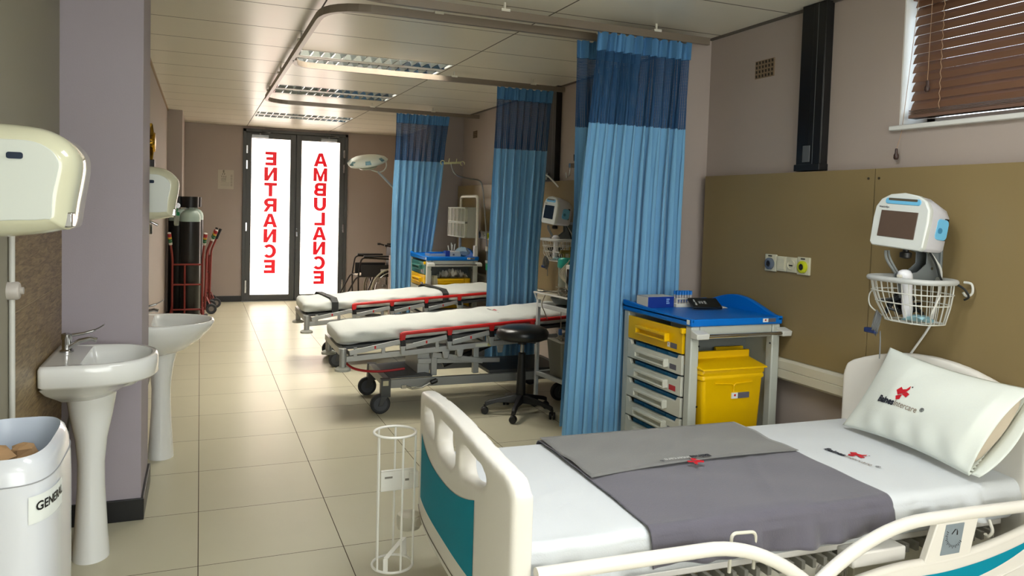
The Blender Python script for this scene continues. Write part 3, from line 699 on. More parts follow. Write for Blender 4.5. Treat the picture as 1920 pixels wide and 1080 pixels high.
# ================================================================ crash carts
def sticker(parent, fn, w, h, face, col, name='sticker', fig=True):
    """small label: fn maps (u, v) metres to a point; left square with a tiny red mark, right block coloured"""
    a = MB().add([fn(u, v) for u, v in ((-w / 2, -h / 2), (w / 2, -h / 2), (w / 2, h / 2), (-w / 2, h / 2))], [(0, 1, 2, 3)])
    s = obj(name, a, col, parent, smooth=False)
    return s
def cart(loc, label, colours, near):
    t = thing('medical_cart', label, 'medical cart', loc, group='drawer carts beside the beds')
    w, d = .565, .66; zt = .985      # local x across (drawers face -x), y away from camera
    fr = MB()
    for x0 in (0, w - .05):
        for y0 in (0, d - .05): fr.box(x0 + (.0 if x0 else .0), y0, .12, x0 + .05, y0 + .05, .93)
    fr.box(.03, d - .03, .14, w - .02, d - .01, .93).box(.02, .03, .12, w - .02, d - .02, .14)
    fr.box(w - .02, .05, .14, w, d - .05, .93)
    obj('frame', fr, LGREY, t, bev=.006)
    obj('bay_panel', MB().box(.05, .25, .14, w - .02, .257, .93), mat('cart_inner', (120, 124, 120), .5), t, smooth=False)
    obj('apron', MB().prism([(.055, .93), (w - .055, .93), (w - .055, .865), (.055, .865)], 'y', .002, .02), LGREY, t, bev=.004)
    # top tray with a raised curved rim
    tp = MB()
    n = 16
    tp.box(-.008, -.008, .93, w + .008, d + .008, .968)
    obj('top_tray', tp, BLUEP, t, bev=.008, seg=3)
    rm = MB()
    def rimx(x, y0, y1, zf, th):
        L = []; 
        for k in range(n + 1):
            u = k / n; y = y0 + (y1 - y0) * u; L.append((y, zf(u)))
        rm.prism([(y0, .95)] + L + [(y1, .95)], 'x', x, x + th)
    rimx(-.008, -.008, d + .008, lambda u: .970 + .022 * max(0, (u - .35) / .65) ** 1.5, .02)
    rimx(w - .022, -.008, d + .008, lambda u: .972 + .075 * math.sin(PI * min(1, max(0, (u - .05) / .95))) ** 1.3, .03)
    rm.prism([(-.008, .95)] + [(-.008 + (w + .016) * k / n, .972 + .02 * (k / n)) for k in range(n + 1)] + [(w + .008, .95)], 'y', d - .012, d + .008)
    obj('raised_rim', rm, BLUEP, t, bev=.004)
    # drawers
    ys, ye = .065, d - .06
    z = .91
    for k, (c, h) in enumerate(colours):
        m = {'y': YEL, 'w': mat('drawer_white', (206, 206, 192), .32), 'g': mat('drawer_green', (52, 112, 100), .35)}[c]
        full = h > .12
        z0 = z - h
        db = MB()
        if full: db.box(-.006, ys, z0 + .004, .012, ye, z - .004)
        else:
            db.prism([(ys, z0 + .004), (ye, z0 + .004), (ye, z - .004), (ye - .03, z - .004), (ye - .045, z - .028), (ys + .045, z - .028), (ys + .03, z - .004), (ys, z - .004)], 'x', -.006, .012)
        dr = obj('drawer', db, m, t, bev=.003, smooth=False)
        if not full:
            db2 = MB()
            for q in range(4):
                y0 = ys + .05 + q * (ye - ys - .1) / 4; db2.box(.016, y0 + .003, z0 + .01, .042, y0 + (ye - ys - .1) / 4 - .003, z - .012)
            obj('drawer_divider', db2, mat('divider_blue', (20, 108, 158), .4), dr, smooth=False, label='blue dividers')
        ym = (ys + ye) / 2; hz = (z0 + z) / 2 + (.005 if full else -.008); hw = .15
        hn = MB()
        yo = ym + .0; pts = [(-.006, 0), (-.038, 0), (-.038, 0)]
        hn.box(-.036, yo - hw, hz + .006, -.005, yo + hw, hz + .022)
        hn.box(-.036, yo - hw, hz - .022, -.005, yo - hw + .012, hz + .010).box(-.036, yo + hw - .012, hz - .022, -.005, yo + hw, hz + .010)
        hn.box(-.036, yo - hw, hz - .024, -.018, yo + hw, hz - .016)
        obj('drawer_handle', hn, m, dr, bev=.005, seg=3)
        # label cards
        def fn(u, v, y0=ys + .075, zz=z0 + .035): return Vector((-.0072, y0 - u, zz + v))
        card = MB().add([fn(u, v) for u, v in ((-.03, -.014), (.03, -.014), (.03, .014), (-.03, .014))], [(0, 1, 2, 3)])
        if k not in (3, 5): 
            obj('drawer_label', card, mat('label_red', (190, 30, 40), .5) if (k == 2 and near) else mat('label_grey', (96, 94, 104), .5), dr, smooth=False)
            c2 = MB().add([fn(u, v) for u, v in ((-.058, -.013), (-.034, -.013), (-.034, .013), (-.058, .013))], [(0, 1, 2, 3)])
            obj('label_logo', c2, mat('label_white', (225, 230, 226), .5), dr, smooth=False)
            c3 = MB().add([fn(u, v) + Vector((-.0004, 0, 0)) for u, v in ((-.050, -.001), (-.045, -.003), (-.042, .006), (-.046, .008))], [(0, 1, 2, 3)])
            obj('logo_mark', c3, RED, dr, smooth=False)
        z = z0
    obj('lock_tab', MB().box(-.02, .052, .885, .01, .075, .915), YEL, t, bev=.005)
    # push handle on the side facing the camera
    hb = MB().cyl((.05, -.045, .888), (w - .02, -.045, .888), .009, 14); ho = obj('push_bar', hb, CHROME, t)
    br = MB()
    br.prism([(.0, 0.0), (-.055, .0), (-.06, .028), (0, .042)], 'x', -.005, .07).xf(Matrix.Translation((0, 0, .872)))
    br2 = MB().prism([(.0, 0.0), (-.055, .0), (-.06, .028), (0, .042)], 'x', w - .03, w + .03).xf(Matrix.Translation((0, 0, .872)))
    obj('bar_bracket', br, mat('bracket_white', (212, 212, 204), .35), ho, bev=.004); obj('bar_bracket', br2, MATS['bracket_white'], ho, bev=.004)
    for x, z in ((.06, .83), (w - .055, .83), (.06, .52), (.06, .25)): obj('screw', MB().cyl((x - .012, -.001, z), (x - .012, -.004, z), .005, 8), DARK, t)
    st = MB().box(.44, -.0095, .943, .475, -.0085, .963); obj('label_logo', st, mat('label_white', (225, 230, 226), .5), t, smooth=False)
    st = MB().box(.476, -.0095, .943, .525, -.0085, .963); obj('asset_label', st, MATS['label_grey'], t, smooth=False)
    st = MB().box(.452, -.0100, .950, .462, -.0094, .958); obj('logo_mark', st, RED, t, smooth=False)
    st = MB().box(-.0095, .006, .94, -.0085, .03, .964); obj('corner_label', st, MATS['label_white'], t, smooth=False)
    bs = MB().box(-.01, -.01, .085, w + .01, d + .01, .12); obj('base_bumper', bs, BLUEP, t, bev=.012, seg=3)
    for x in (.05, w - .05):
        for y in (.05, d - .05):
            cs = MB().box(x - .012, y - .03, .03, x + .012, y + .03, .085); o = obj('caster', cs, STEEL, t, bev=.003)
            obj('wheel', MB().cyl((x - .014, y, .036), (x + .014, y, .036), .036, 18), RUBBER, o, bev=.004)
    return t
cart((2.300, 3.20, 0), 'blue-topped drawer cart with one yellow and white drawers, behind the front bed', [('y', .135)] + [('w', .1105)] * 6, True)
cart((2.205, 7.73, 0), 'blue-topped drawer cart with a green top drawer, by the farthest curtain', [('g', .135), ('y', .135)] + [('w', .135)] * 4, False)

def sharps(loc, w, d, h, label, lid=True):
    t = thing('sharps_bin', label, 'sharps container', loc, group='yellow sharps containers')
    def rg(k, z): return [Vector((x, y, z)) for x, y in rrect(-w / 2 * k, -d / 2 * k, w / 2 * k, d / 2 * k, .02)]
    obj('body', MB().loft([rg(.88, 0), rg(.90, .01), rg(.97, h * .78), rg(1.02, h * .80), rg(1.02, h * .84), rg(.99, h * .86), rg(1.03, h * .88), rg(1.03, h * .93), rg(1.0, h * .95)]), YEL, t, angle=35)
    if lid:
        ld = MB().prism([(-d / 2 - .02, h * .945), (-d / 2 - .015, h * .97), (d / 2 - .02, h * 1.04), (d / 2 - .02, h * 1.15), (d / 2 + .0, h * 1.15), (d / 2, h * .95)], 'x', -w / 2 - .01, w / 2 + .005)
        obj('lid', ld, YEL, t, bev=.006, seg=3)
        ar = MB().tube(arc_path([(-w * .3, -d / 2 * .96 - .004, h * .74), (-.0, -d / 2 * .96 - .004, h * .72), (0, -d / 2 * .95 - .004, h * .6)], .06), .004, 6).tube(arc_path([(w * .3, -d / 2 * .96 - .004, h * .74), (0, -d / 2 * .96 - .004, h * .72), (0, -d / 2 * .95 - .004, h * .6)], .06), .004, 6)
        obj('moulded_rib', ar, YEL, t)
        a = MB().box(-.01, -d / 2 - .002, h * .50, .028, -d / 2 + .012, h * .585); obj('label_logo', a, MATS['label_white'], t, smooth=False)
        a = MB().box(.03, -d / 2 - .002, h * .50, .10, -d / 2 + .012, h * .585); obj('asset_label', a, MATS['label_grey'], t, smooth=False)
        a = MB().box(.003, -d / 2 - .0028, h * .535, .015, -d / 2, h * .565); obj('logo_mark', a, RED, t, smooth=False)
    return t
sharps((2.548, 3.240, .385), .39, .15, .345, 'yellow lidded sharps container hanging in the near cart')
sharps((2.715, 3.385, .385), .17, .10, .34, 'narrow yellow container behind the lidded one in the near cart')
sharps((2.48, 7.83, .42), .30, .15, .33, 'yellow container in the far cart, filled with clear bags', False)
sharps((2.67, 7.83, .42), .07, .13, .33, 'slim amber container beside the bags in the far cart', False)
rnd = random.Random(5); bg = MB()
bg.grid(lambda u, v: Vector((2.35 + .33 * u, 7.76 + .15 * v + .02 * math.sin(9 * u), .745 + .075 * math.sin(PI * u) ** .6 * math.sin(PI * min(1, v + .15)) + .018 * math.sin(23 * u + 11 * v) + .012 * math.sin(41 * u - 17 * v))), 30, 14)
tag(obj('plastic_bag', bg, mat('thin_clear_film', (205, 205, 195), .15, alpha=.55, coat=.5), solid=.001), 'crumpled clear plastic bag on the yellow container in the far cart', 'plastic bag')
bg = MB().grid(lambda u, v: Vector((2.262 + .06 * u + .03 * (1 - v) * u, 7.74 + .05 * math.sin(PI * u) + .006 * math.sin(15 * u), .45 + .32 * v)), 12, 10)
tag(obj('plastic_bag', bg, mat('cream_film', (186, 180, 150), .5), solid=.002), 'cream plastic bag hanging at the left side of the far cart', 'plastic bag')

# ---- things on the near cart
ZC = .968
t = thing('glove_box', 'blue and white cardboard box on the near cart', 'box', (2.398, 3.69, ZC), math.radians(3))
GBL = mat('box_navy', (16, 52, 140), .4)
obj('carton', MB().box(-.088, -.055, 0, .088, .055, .062), GBL, t, bev=.001, smooth=False)
obj('end_panel', MB().box(-.0895, -.054, .001, -.0883, .054, .061), mat('carton_white', (200, 198, 190), .6), t, smooth=False)
obj('top_panel', MB().box(-.087, -.054, .0622, .087, .054, .0632), MATS['carton_white'], t, smooth=False)
tx = MB(); 
for k in range(3): tx.box(.035, -.0562, .022 + .011 * k, .035 + .022 * (1 if k != 1 else .8), -.0555, .029 + .011 * k)
obj('print', tx, mat('pale_blue_print', (130, 165, 215), .5), t, smooth=False)
t = thing('test_tube_rack', 'white test tube rack on the near cart', 'test tube rack', (2.562, 3.66, ZC))
rk = MB().box(-.062, -.03, 0, .062, .03, .022).box(-.058, -.027, .045, .058, .027, .05)
for sx_ in (-.055, .055): rk.box(sx_ - .003, -.025, .02, sx_ + .003, .025, .047)
obj('rack', rk, mat('rack_white', (216, 214, 202), .4), t, bev=.003)
CAPB = mat('cap_blue', (12, 112, 196), .35); TUBE = mat('tube_clear', (205, 200, 200), .15, alpha=.6)
pt = None
for k in range(12):
    x = 2.562 + (-.045 + .018 * (k % 6)); y = 3.66 - .012 + .026 * (k // 6)
    if pt is None:
        pt = thing('test_tube', '', 'test tube', (x, y, ZC + .012), group='blue-capped test tubes in the rack')
        obj('glass', MB().lathe([(.002, 0), (.006, .004), (.0068, .062)], (0, 0, 0), 10), TUBE, pt)
        obj('cap', MB().lathe([(.008, .058), (.008, .078), (.006, .08)], (0, 0, 0), 12), CAPB, pt); o = pt
    else: o = copy_tree(pt)
    o.location = (x, y, ZC + .012); o['label'] = 'blue-capped clear test tube in the %s row of the white rack' % ('front' if k < 6 else 'back')
    o['group'] = 'blue-capped test tubes, %s row' % ('front' if k < 6 else 'back')
t = thing('black_booklet', 'black booklet with white writing lying on the near cart', 'booklet', (2.625, 3.54, ZC + .026), rot=(math.radians(24), 0, math.radians(-12)))
obj('cover', MB().box(-.085, -.05, 0, .085, .05, .014), mat('booklet_black', (14, 20, 22), .45), t, bev=.002)
tx = MB(); F = lambda x, y: Vector((x, y, .0146))
G2 = lambda a: (lambda x, y: Vector((-.02 + y * -1 + a, .0 + x, .0146)))
for a, wd, s in ((-.04, 'Max Ave', .017), (-.014, 'ALL', .016), (.002, 'NO', .016), (.02, 'FOR', .017)): text_on(tx, wd, s, G2(a), .0006)
obj('writing', tx, mat('writing_white', (210, 212, 210), .5), t, smooth=False)
t = thing('swab_packet', 'small white packet beside the black booklet on the near cart', 'packet', (2.765, 3.56, ZC)); obj('pouch', MB().grid(lambda u, v: Vector((.05 * u - .025, .03 * v - .015, .002 + .008 * math.sin(PI * u) * math.sin(PI * v))), 6, 6), mat('packet_white', (205, 205, 195), .5), t, solid=.002)

# ---- things on the far cart
t = thing('acrylic_tray', 'clear shallow tray on the front left of the far cart', 'tray', (2.26, 7.87, ZC)); obj('tray', MB().box(-.005, -.05, 0, .20, .12, .006).box(-.005, -.05, .006, 0, .12, .03).box(.195, -.05, .006, .2, .12, .03).box(-.005, -.05, .006, .2, -.045, .03), mat('clear_acrylic', (190, 198, 205), .1, alpha=.5), t, smooth=False)
t = thing('dressing_box', 'white carton with a navy end on the far cart', 'box', (2.48, 7.81, ZC)); obj('carton', MB().box(0, 0, 0, .12, .07, .055), MATS['carton_white'], t, bev=.001); obj('end_panel', MB().box(-.05, -.0, 0, -.001, .07, .06), GBL, t, smooth=False); obj('print', MB().box(.03, -.001, .01, .05, 0, .03), MATS['label_grey'], t, smooth=False)
t = thing('syringe_pot', 'small clear pot of syringes behind the cartons on the far cart', 'pot', (2.54, 7.95, ZC)); sy = MB()
for k, (x, a) in enumerate(((-.02, -.02), (0, .01), (.02, .02), (.01, -.015))): sy.cyl((x, 0, .0), (x + a, 0, .11 + .01 * k), .006, 8)
obj('pot', MB().lathe([(.03, 0), (.033, .06)], (0, 0, 0), 16), TUBE, t); obj('syringe', sy, mat('syringe_white', (205, 208, 205), .4), t)
bg = MB().lathe([(.02, 0), (.075, .02), (.08, .055), (.045, .09), (.01, .1)], (2.64, 7.87, ZC), 14)
for i, p in enumerate(bg.v): p += Vector((.008 * math.sin(i * 3.1), .008 * math.cos(i * 2.3), .006 * math.sin(i * 1.7)))
tag(obj('plastic_bag', bg, mat('blue_clear_film', (150, 175, 188), .12, alpha=.7, coat=.5)), 'crumpled bluish clear bag on the right of the far cart', 'plastic bag')
t = thing('tip_out_organiser', 'grey organiser with clear tip-out drawers above the far cart', 'organiser', (2.62, 7.76, 1.17))
obj('cabinet', MB().box(.03, 0, 0, .125, .61, .33), mat('organiser_grey', (166, 168, 156), .45), t, bev=.004)
for k in range(2):
    fm = MB().box(0, .0, .165 * k + .0, .03, .61, .165 * k + .012).box(0, 0, .165 * k + .15, .03, .61, .165 * k + .163).box(0, 0, .165 * k, .03, .012, .165 * k + .163).box(0, .598, .165 * k, .03, .61, .165 * k + .163)
    o = obj('tip_drawer', fm, mat('organiser_frame', (180, 182, 162), .4), t, bev=.002)
    obj('clear_front', MB().box(.004, .012, .165 * k + .012, .012, .598, .165 * k + .15), mat('organiser_clear', (118, 116, 92), .45, noise=.35, nscale=25), o, smooth=False)
    dv = MB()
    for q in range(1, 5): dv.box(-.001, .12 * q, .165 * k + .012, .006, .12 * q + .006, .165 * k + .15)
    obj('divider', dv, MATS['organiser_frame'], o, smooth=False)
ar = MB().tube(arc_path([(2.762, 7.76, .97), (2.762, 7.76, 1.62), (2.762, 8.33, 1.62), (2.762, 8.33, .97)], .06), .017, 12)
t = thing('overhead_frame', 'cream tubular arch rising from the back of the far cart', 'frame', (0, 0, 0)); obj('arch', ar, CREAM, t); obj('clamp', MB().box(2.727, 7.735, .97, 2.767, 7.78, 1.09), WHITE, t, bev=.005)
obj('mounting_strip', MB().box(2.745, 7.76, 1.2, 2.757, 8.33, 1.23).box(2.745, 7.76, 1.42, 2.757, 8.33, 1.45), CREAM, t)

# ================================================================ sockets, vents, trunking
def sockets(x, y1, y0, z, label):
    t = thing('bedhead_sockets', label, 'wall socket', (x, (y0 + y1) / 2, z), group='bed-head gas and power sockets')
    L = abs(y1 - y0); CR = mat('socket_ivory', (206, 202, 176), .35)
    for k in range(4):
        w = L * (.27 if k in (0, 3) else .23); ya = L / 2 - [0, .27, .5, .73][k] * L
        h = .046 if k in (0, 3) else .04
        p = obj('plate', MB().box(-.012, ya - w + .002, -h, 0, ya - .002, h), CR, t, bev=.003)
        yc = ya - w / 2
        if k in (0, 3):
            m = mat('ring_grey', (96, 106, 120), .4) if k == 0 else mat('ring_lime', (190, 196, 30), .4)
            obj('gas_ring', MB().lathe([(.032, 0), (.032, .012), (.026, .016), (.017, .016), (.017, .004)], (0, 0, 0), 24, Matrix.Rotation(-PI / 2, 4, 'Y'), caps=False).xf(Matrix.Translation((-.012, yc, -.005))), m, p, label='blue-grey gas outlet ring' if k == 0 else 'lime gas outlet ring')
            obj('gas_outlet', MB().lathe([(.018, 0), (.018, .014), (.009, .012), (.0, .004)], (0, 0, 0), 20, Matrix.Rotation(-PI / 2, 4, 'Y')).xf(Matrix.Translation((-.012, yc, -.005))), DARK, p)
            obj('caption', MB().box(-.0128, yc - .012, .033, -.0121, yc + .018, .041), mat('caption_dark', (70, 70, 66), .5), p, smooth=False)
        elif k == 1: obj('rocker', MB().box(-.016, ya - w + .01, -.03, -.012, ya - .01, .03), CR, p, bev=.002)
        else:
            obj('socket_face', MB().lathe([(.028, 0), (.028, .004), (.024, .006), (.022, .002)], (0, 0, 0), 20, Matrix.Rotation(-PI / 2, 4, 'Y')).xf(Matrix.Translation((-.012, yc, .0))), CR, p)
            obj('pin_hole', MB().box(-.0185, yc - .012, -.006, -.0155, yc + .012, .0), DARK, p, smooth=False)
    return t
sockets(2.9, 3.372, 3.035, 1.247, 'ivory gas and power socket strip on the near brown panel')
sockets(2.905, 8.09, 7.72, 1.20, 'ivory gas and power socket strip on the far brown panel')
def vent(y0, y1, z0, z1, label):
    t = thing('vent_brick', label, 'air vent', (XR, (y0 + y1) / 2, (z0 + z1) / 2), group='terracotta wall vents')
    w = y1 - y0; h = z1 - z0
    obj('brick', MB().box(-.006, -w / 2, -h / 2, .0, w / 2, h / 2), mat('vent_tan', (132, 112, 88), .8), t, smooth=False)
    hl = MB()
    for i in range(6):
        for j in range(4):
            y = -w / 2 + w * (i + .5) / 6; z = -h / 2 + h * (j + .5) / 4
            hl.prism([(y - w / 22, z - h / 13), (y + w / 30, z - h / 13), (y + w / 22, z + h / 13), (y - w / 30, z + h / 13)], 'x', -.0075, -.005)
    obj('hole', hl, mat('vent_hole', (52, 42, 34), .9), t, smooth=False)
vent(3.445, 3.60, 2.285, 2.385, 'terracotta air vent left of the near black trunking')
vent(8.40, 8.53, 2.31, 2.39, 'dim terracotta air vent high on the wall by the farthest curtain')
def trunking(y0, y1, z0, label, bracket):
    t = thing('black_trunking', label, 'trunking', (XR, (y0 + y1) / 2, z0), group='black ceiling-to-panel trunkings')
    w = y1 - y0; BT = mat('trunking_black', (14, 15, 16), .35)
    obj('channel', MB().box(-.05, -w / 2, 0, 0, w / 2, H - z0 - .002), BT, t, bev=.003)
    obj('cover_strip', MB().box(-.056, -w / 2, .01, -.05, w / 2 - .055 - w * .2, H - z0 - .01), BT, t, bev=.001)
    obj('seam', MB().box(-.0565, -w / 2 + w * .28, .03, -.055, -w / 2 + w * .295, H - z0 - .01), mat('seam_silver', (110, 112, 112), .3), t, smooth=False)
    obj('end_cap', MB().box(-.06, -w / 2 - .004, -.004, 0, w / 2 + .004, .03), BT, t, bev=.002)
    if bracket:
        obj('outlet_plate', MB().box(-.06, -.02, .04, -.055, .03, .125), mat('plate_grey', (84, 88, 90), .5), t, bev=.002)
    return t
trunking(3.022, 3.192, 1.745, 'tall black wall trunking right of the nearest blue curtain', True)
trunking(6.165, 6.375, 1.757, 'tall black wall trunking half hidden by the middle curtain', False)
cb_ = MB().tube(smooth_path([(2.90, 6.33, 1.80), (2.87, 6.28, 1.81), (2.86, 6.2, 1.80), (2.88, 6.1, 1.74), (2.9, 6.06, 1.7)], 5), .007, 8).box(2.88, 6.30, 1.77, 2.905, 6.36, 1.83)
tag(obj('white_lead', cb_, WHITE), 'short white lead plugged into the far black trunking', 'cable')

# ---- wooden venetian blind
t = thing('venetian_blind', 'dark brown wooden venetian blind in the high window', 'blind', (XR + .045, 1.6, 0))
SL = mat('blind_wood', (118, 84, 64), .4, noise=.15, nscale=6); sl = MB(); z = 2.02; k = 0
y0, y1 = WY0 + .015 - 1.6, WY1 - .03 - 1.6
while z < 2.49:
    a = math.radians(62); c, s = math.cos(a) * .025, math.sin(a) * .025
    pts = [(-c, z - s), (0 - .002, z + .004), (c, z + s), (c, z + s + .003), (-.002, z + .007), (-c, z - s + .003)]
    sl.prism(pts, 'y', y0, y1); z += .042; k += 1
obj('slats', sl, SL, t, smooth=False, label='row of brown wooden slats')
ls = MB()
for q in range(4): ls.box(-.024, y0, 1.978 + .006 * q, .024, y1, 1.981 + .006 * q)
ls.box(-.024, y0, 1.962, .024, y1, 1.976)
obj('stacked_slats', ls, mat('blind_wood_sill_lit', (120, 92, 78), .4), t, smooth=False)  # bounce light from the sill put into a paler copy of the wood
obj('headrail', MB().box(-.03, y0, 2.49, .03, y1, 2.519), SL, t, smooth=False)
lc = MB(); 
for y in (y1 - .16, y1 - .60, y1 - 1.1, y1 - 1.6):
    for k in range(11):
        z = 1.99 + .045 * k; lc.tube([(-.027, y, z), (-.031, y + .004, z + .022), (-.027, y, z + .045)], .0014, 5)
obj('ladder_cord', lc, mat('cord_tan', (170, 140, 112), .8), t)
pc = MB().tube([(-.032, y1 - .03, 2.49), (-.06, y1 + .0, 1.9), (-.075, y1 + .01, 1.82)], .0013, 5).tube([(-.032, y1 - .1, 2.49), (-.036, y1 - .1, 2.12)], .0013, 5)
obj('pull_cord', pc, MATS['cord_tan'], t)
tg = MB()
for (x, y, z) in ((-.075, y1 + .01, 1.775), (-.036, y1 - .1, 2.07)): tg.lathe([(.004, .05), (.006, .045), (.006, .03), (.011, .02), (.011, .006), (.007, 0)], (x, y, z), 14)
obj('cord_tassel', tg, mat('tassel_wood', (54, 32, 26), .4), t)
# ================================================================ stretchers
SHEETW = mat('stretcher_sheet', (208, 212, 206), .85, bump=.12, bscale=160, sheen=.2)
def mattress_mesh(L, Wd, z0, z1, slope, r=.045, wr=.010, seed=1, inset=.0):
    """soft rounded slab with a wrinkled skin"""
    mb = MB(); nu, n = 60, 56
    rings = []
    rnd = random.Random(seed); a1, a2, a3 = [rnd.uniform(0, 6) for _ in range(3)]
    def sec(x, k, kz):
        zc = (z0 + z1) / 2; h = (z1 - z0) / 2 * kz; w = Wd / 2 * k; o = []
        for j in range(n):
            a = 2 * PI * j / n; c, s = math.cos(a), math.sin(a); e = 5.0
            px = abs(c) ** (2 / e) * (1 if c > 0 else -1); pz = abs(s) ** (2 / 3.2) * (1 if s > 0 else -1)
            y = px * w; z = zc + pz * h
            side = abs(px) > .9
            q = wr * (math.sin(23 * x + 7 * z * 10 + a1) * .5 + math.sin(41 * x - 60 * z + a2) * .3 + math.sin(9 * x + 13 * y + a3) * .4)
            if side: y += q * 1.6 * (1 if c > 0 else -1)
            else: z += q * .6
            o.append(Vector((x, y + Wd / 2, z + slope * x)))
        return o
    xs_ = [(0, .80, .55), (.006, .88, .75), (.02, .95, .90), (.05, .99, .98)]
    for x, k, kz in xs_: rings.append(sec(x, k, kz))
    for i in range(1, nu): rings.append(sec(.05 + (L - .1) * i / nu, 1, 1))
    for x, k, kz in reversed(xs_): rings.append(sec(L - x, k, kz))
    return mb.loft(rings)
def logo(fn, parent, s, dark=None, pale=None, bold=.001):
    """name and red cross emblem; fn maps (x, y) on the cloth to a point, s = overall width"""
    d = dark or mat('print_navy', (34, 38, 52), .7); p = pale or mat('print_brown_grey', (140, 120, 104), .7)
    k = s / 1.0
    a = MB(); text_on(a, 'Baines', .20 * k, fn, bold * 6 * k * 1.6, 'RIGHT', .92, -.06 * k, 0); obj('logo_name', a, d, parent, smooth=False)
    a = MB(); text_on(a, 'Intercare', .19 * k, fn, 0, 'LEFT', .85, -.055 * k, 0); obj('logo_name', a, p, parent, smooth=False)
    a = MB(); text_on(a, '\u00ae', .12 * k, fn, .002 * k, 'LEFT', 1, .62 * k * .95, .04 * k); obj('logo_sign', a, d, parent, smooth=False)
    c = MB(); cx_, cy_ = .0, .27 * k; q = .20 * k
    def poly(pts): c.add([fn(cx_ + x * q, cy_ + y * q) for x, y in pts], [tuple(range(len(pts)))])
    poly([(-.95, .05), (-.62, .55), (-.25, .30), (-.05, -.05), (-.45, -.40)])
    poly([(-.28, .30), (.12, .45), (.35, .95), (.50, .55), (.30, .05), (-.45, -.42), (-.1, -.02)])
    poly([(.0, -.22), (.42, .15), (.88, .02), (.72, -.45), (.38, -.32)])
    poly([(.05, -.24), (-.58, -.58), (-.30, -.98), (.12, -.80)])
    obj('logo_emblem', c, mat('print_red', (205, 20, 40), .6), parent, smooth=False, label='red figure-cross emblem')
    h = MB(); h.add([fn(cx_ + .62 * q + .09 * q * math.cos(t * PI / 5), cy_ + .86 * q + .09 * q * math.sin(t * PI / 5)) for t in range(10)], [tuple(range(10))]); obj('logo_dot', h, d, parent, smooth=False)
    return c
SILV = mat('stretcher_silver', (178, 180, 178), .38, metal=.55)
SILD = mat('stretcher_dark', (78, 80, 80), .45, metal=.4)
def gurney(loc, label, near):
    t = thing('stretcher', label, 'stretcher', loc, group='wheeled ambulance stretchers')
    SLP = .063; Z = lambda x, z: z + SLP * x
    L = 1.93
    # wheeled base
    b = MB()
    for y in (.0, .54): b.box(.36, y, .178, 1.80, y + .035, .240)
    for x in (.33, 1.78): b.box(x, -.01, .185, x + .045, .585, .250)
    base = obj('base_frame', b, GREYM, t, bev=.003)
    obj('base_cover', MB().prism([(.375, .24), (.375, .25), (.66, .262), (.70, .25), (.70, .24)], 'y', .035, .54), SILD, t, bev=.003)
    obj('base_cover', MB().box(1.15, .035, .235, 1.75, .54, .262), SILD, t, bev=.003)
    for x, y in ((.335, .0), (.355, .565), (1.76, .0), (1.76, .565)):
        cs = thing  # casters
        fk = MB().box(x - .03, y - .025, .12, x + .04, y + .03, .252).prism([(x - .03, .13), (x + .02, .13), (x - .02, .06), (x - .05, .06)], 'y', y - .033, y - .026).prism([(x - .03, .13), (x + .02, .13), (x - .02, .06), (x - .05, .06)], 'y', y + .026, y + .033)
        o = obj('caster', fk, SILD, t, bev=.003)
        xc = x - .03
        obj('wheel', MB().lathe([(.045, -.018), (.062, -.02), (.0715, -.012), (.0715, .012), (.062, .02), (.045, .018)], (0, 0, 0), 26, Matrix.Rotation(PI / 2, 4, 'X')).xf(Matrix.Translation((xc, y, .0715))), mat('tyre_dark', (40, 42, 46), .6), o)
        obj('wheel_disc', MB().cyl((xc, y - .021, .0715), (xc, y + .021, .0715), .05, 24), mat('wheel_slate', (70, 74, 80), .45), o)
        obj('caster_plate', MB().box(x - .018, y - .028, .205, x + .022, y - .025, .24), mat('plate_cream', (186, 180, 150), .5), o, smooth=False)
    # lift columns and links
    for x in (.72, 1.05):
        for y in (.06, .48): obj('lift_column', MB().box(x - .022, y, .24, x + .022, y + .04, Z(x, .37)), SILV, t, bev=.004)
    obj('lift_housing', MB().box(.60, .10, .245, .695, .46, .42), SILV, t, bev=.004)
    for a_, b_, w_, h_ in (((.70, .05, .40), (1.10, .05, .335), .012, .04), ((.70, .53, .40), (1.10, .53, .335), .012, .04), ((.60, .085, .35), (1.25, .085, .33), .02, .035), ((.62, .3, .34), (1.2, .3, .31), .05, .02)):
        obj('lift_link', MB().bar(a_, b_, w_, h_), SILV, t, bev=.002)
    obj('hydraulic_ram', MB().cyl((.85, .27, .27), (1.30, .27, .44), .022), DARK, t); obj('hydraulic_ram', MB().cyl((1.1, .2, .30), (.8, .2, .38), .014), DARK, t)
    if near:
        pd = obj('foot_pedal', MB().tube([(.47, .0, .195), (.53, -.035, .175), (.60, -.05, .185), (.66, -.055, .215)], .008, 8).box(.455, -.02, .175, .49, .01, .2), CHROME, t)
        obj('pedal_pad', MB().lathe([(.004, -.03), (.018, -.022), (.018, .022), (.004, .03)], (0, 0, 0), 14, Matrix.Rotation(PI / 2 - .35, 4, 'Y')).xf(Matrix.Translation((.685, -.057, .225))), DARK, pd)
    # tilted upper frame
    u = MB()
    for y in (.0, .565): u.bar((.04, y + .017, Z(.04, .400)), (L, y + .017, Z(L, .400)), .034, .04)
    for x in (.10, .60, 1.1, 1.6, L - .02): u.bar((x, .02, Z(x, .40)), (x, .58, Z(x, .40)), .03, .03)
    obj('upper_frame', u, SILV, t, bev=.003)
    e = MB()
    e.bar((.025, -.02, .465), (.025, .62, .465), .05, .045)
    for y in (-.02, .62): e.cyl((.03, y, .352), (.03, y, .487), .024, 14)
    obj('end_bar', e, SILV, t, bev=.003)
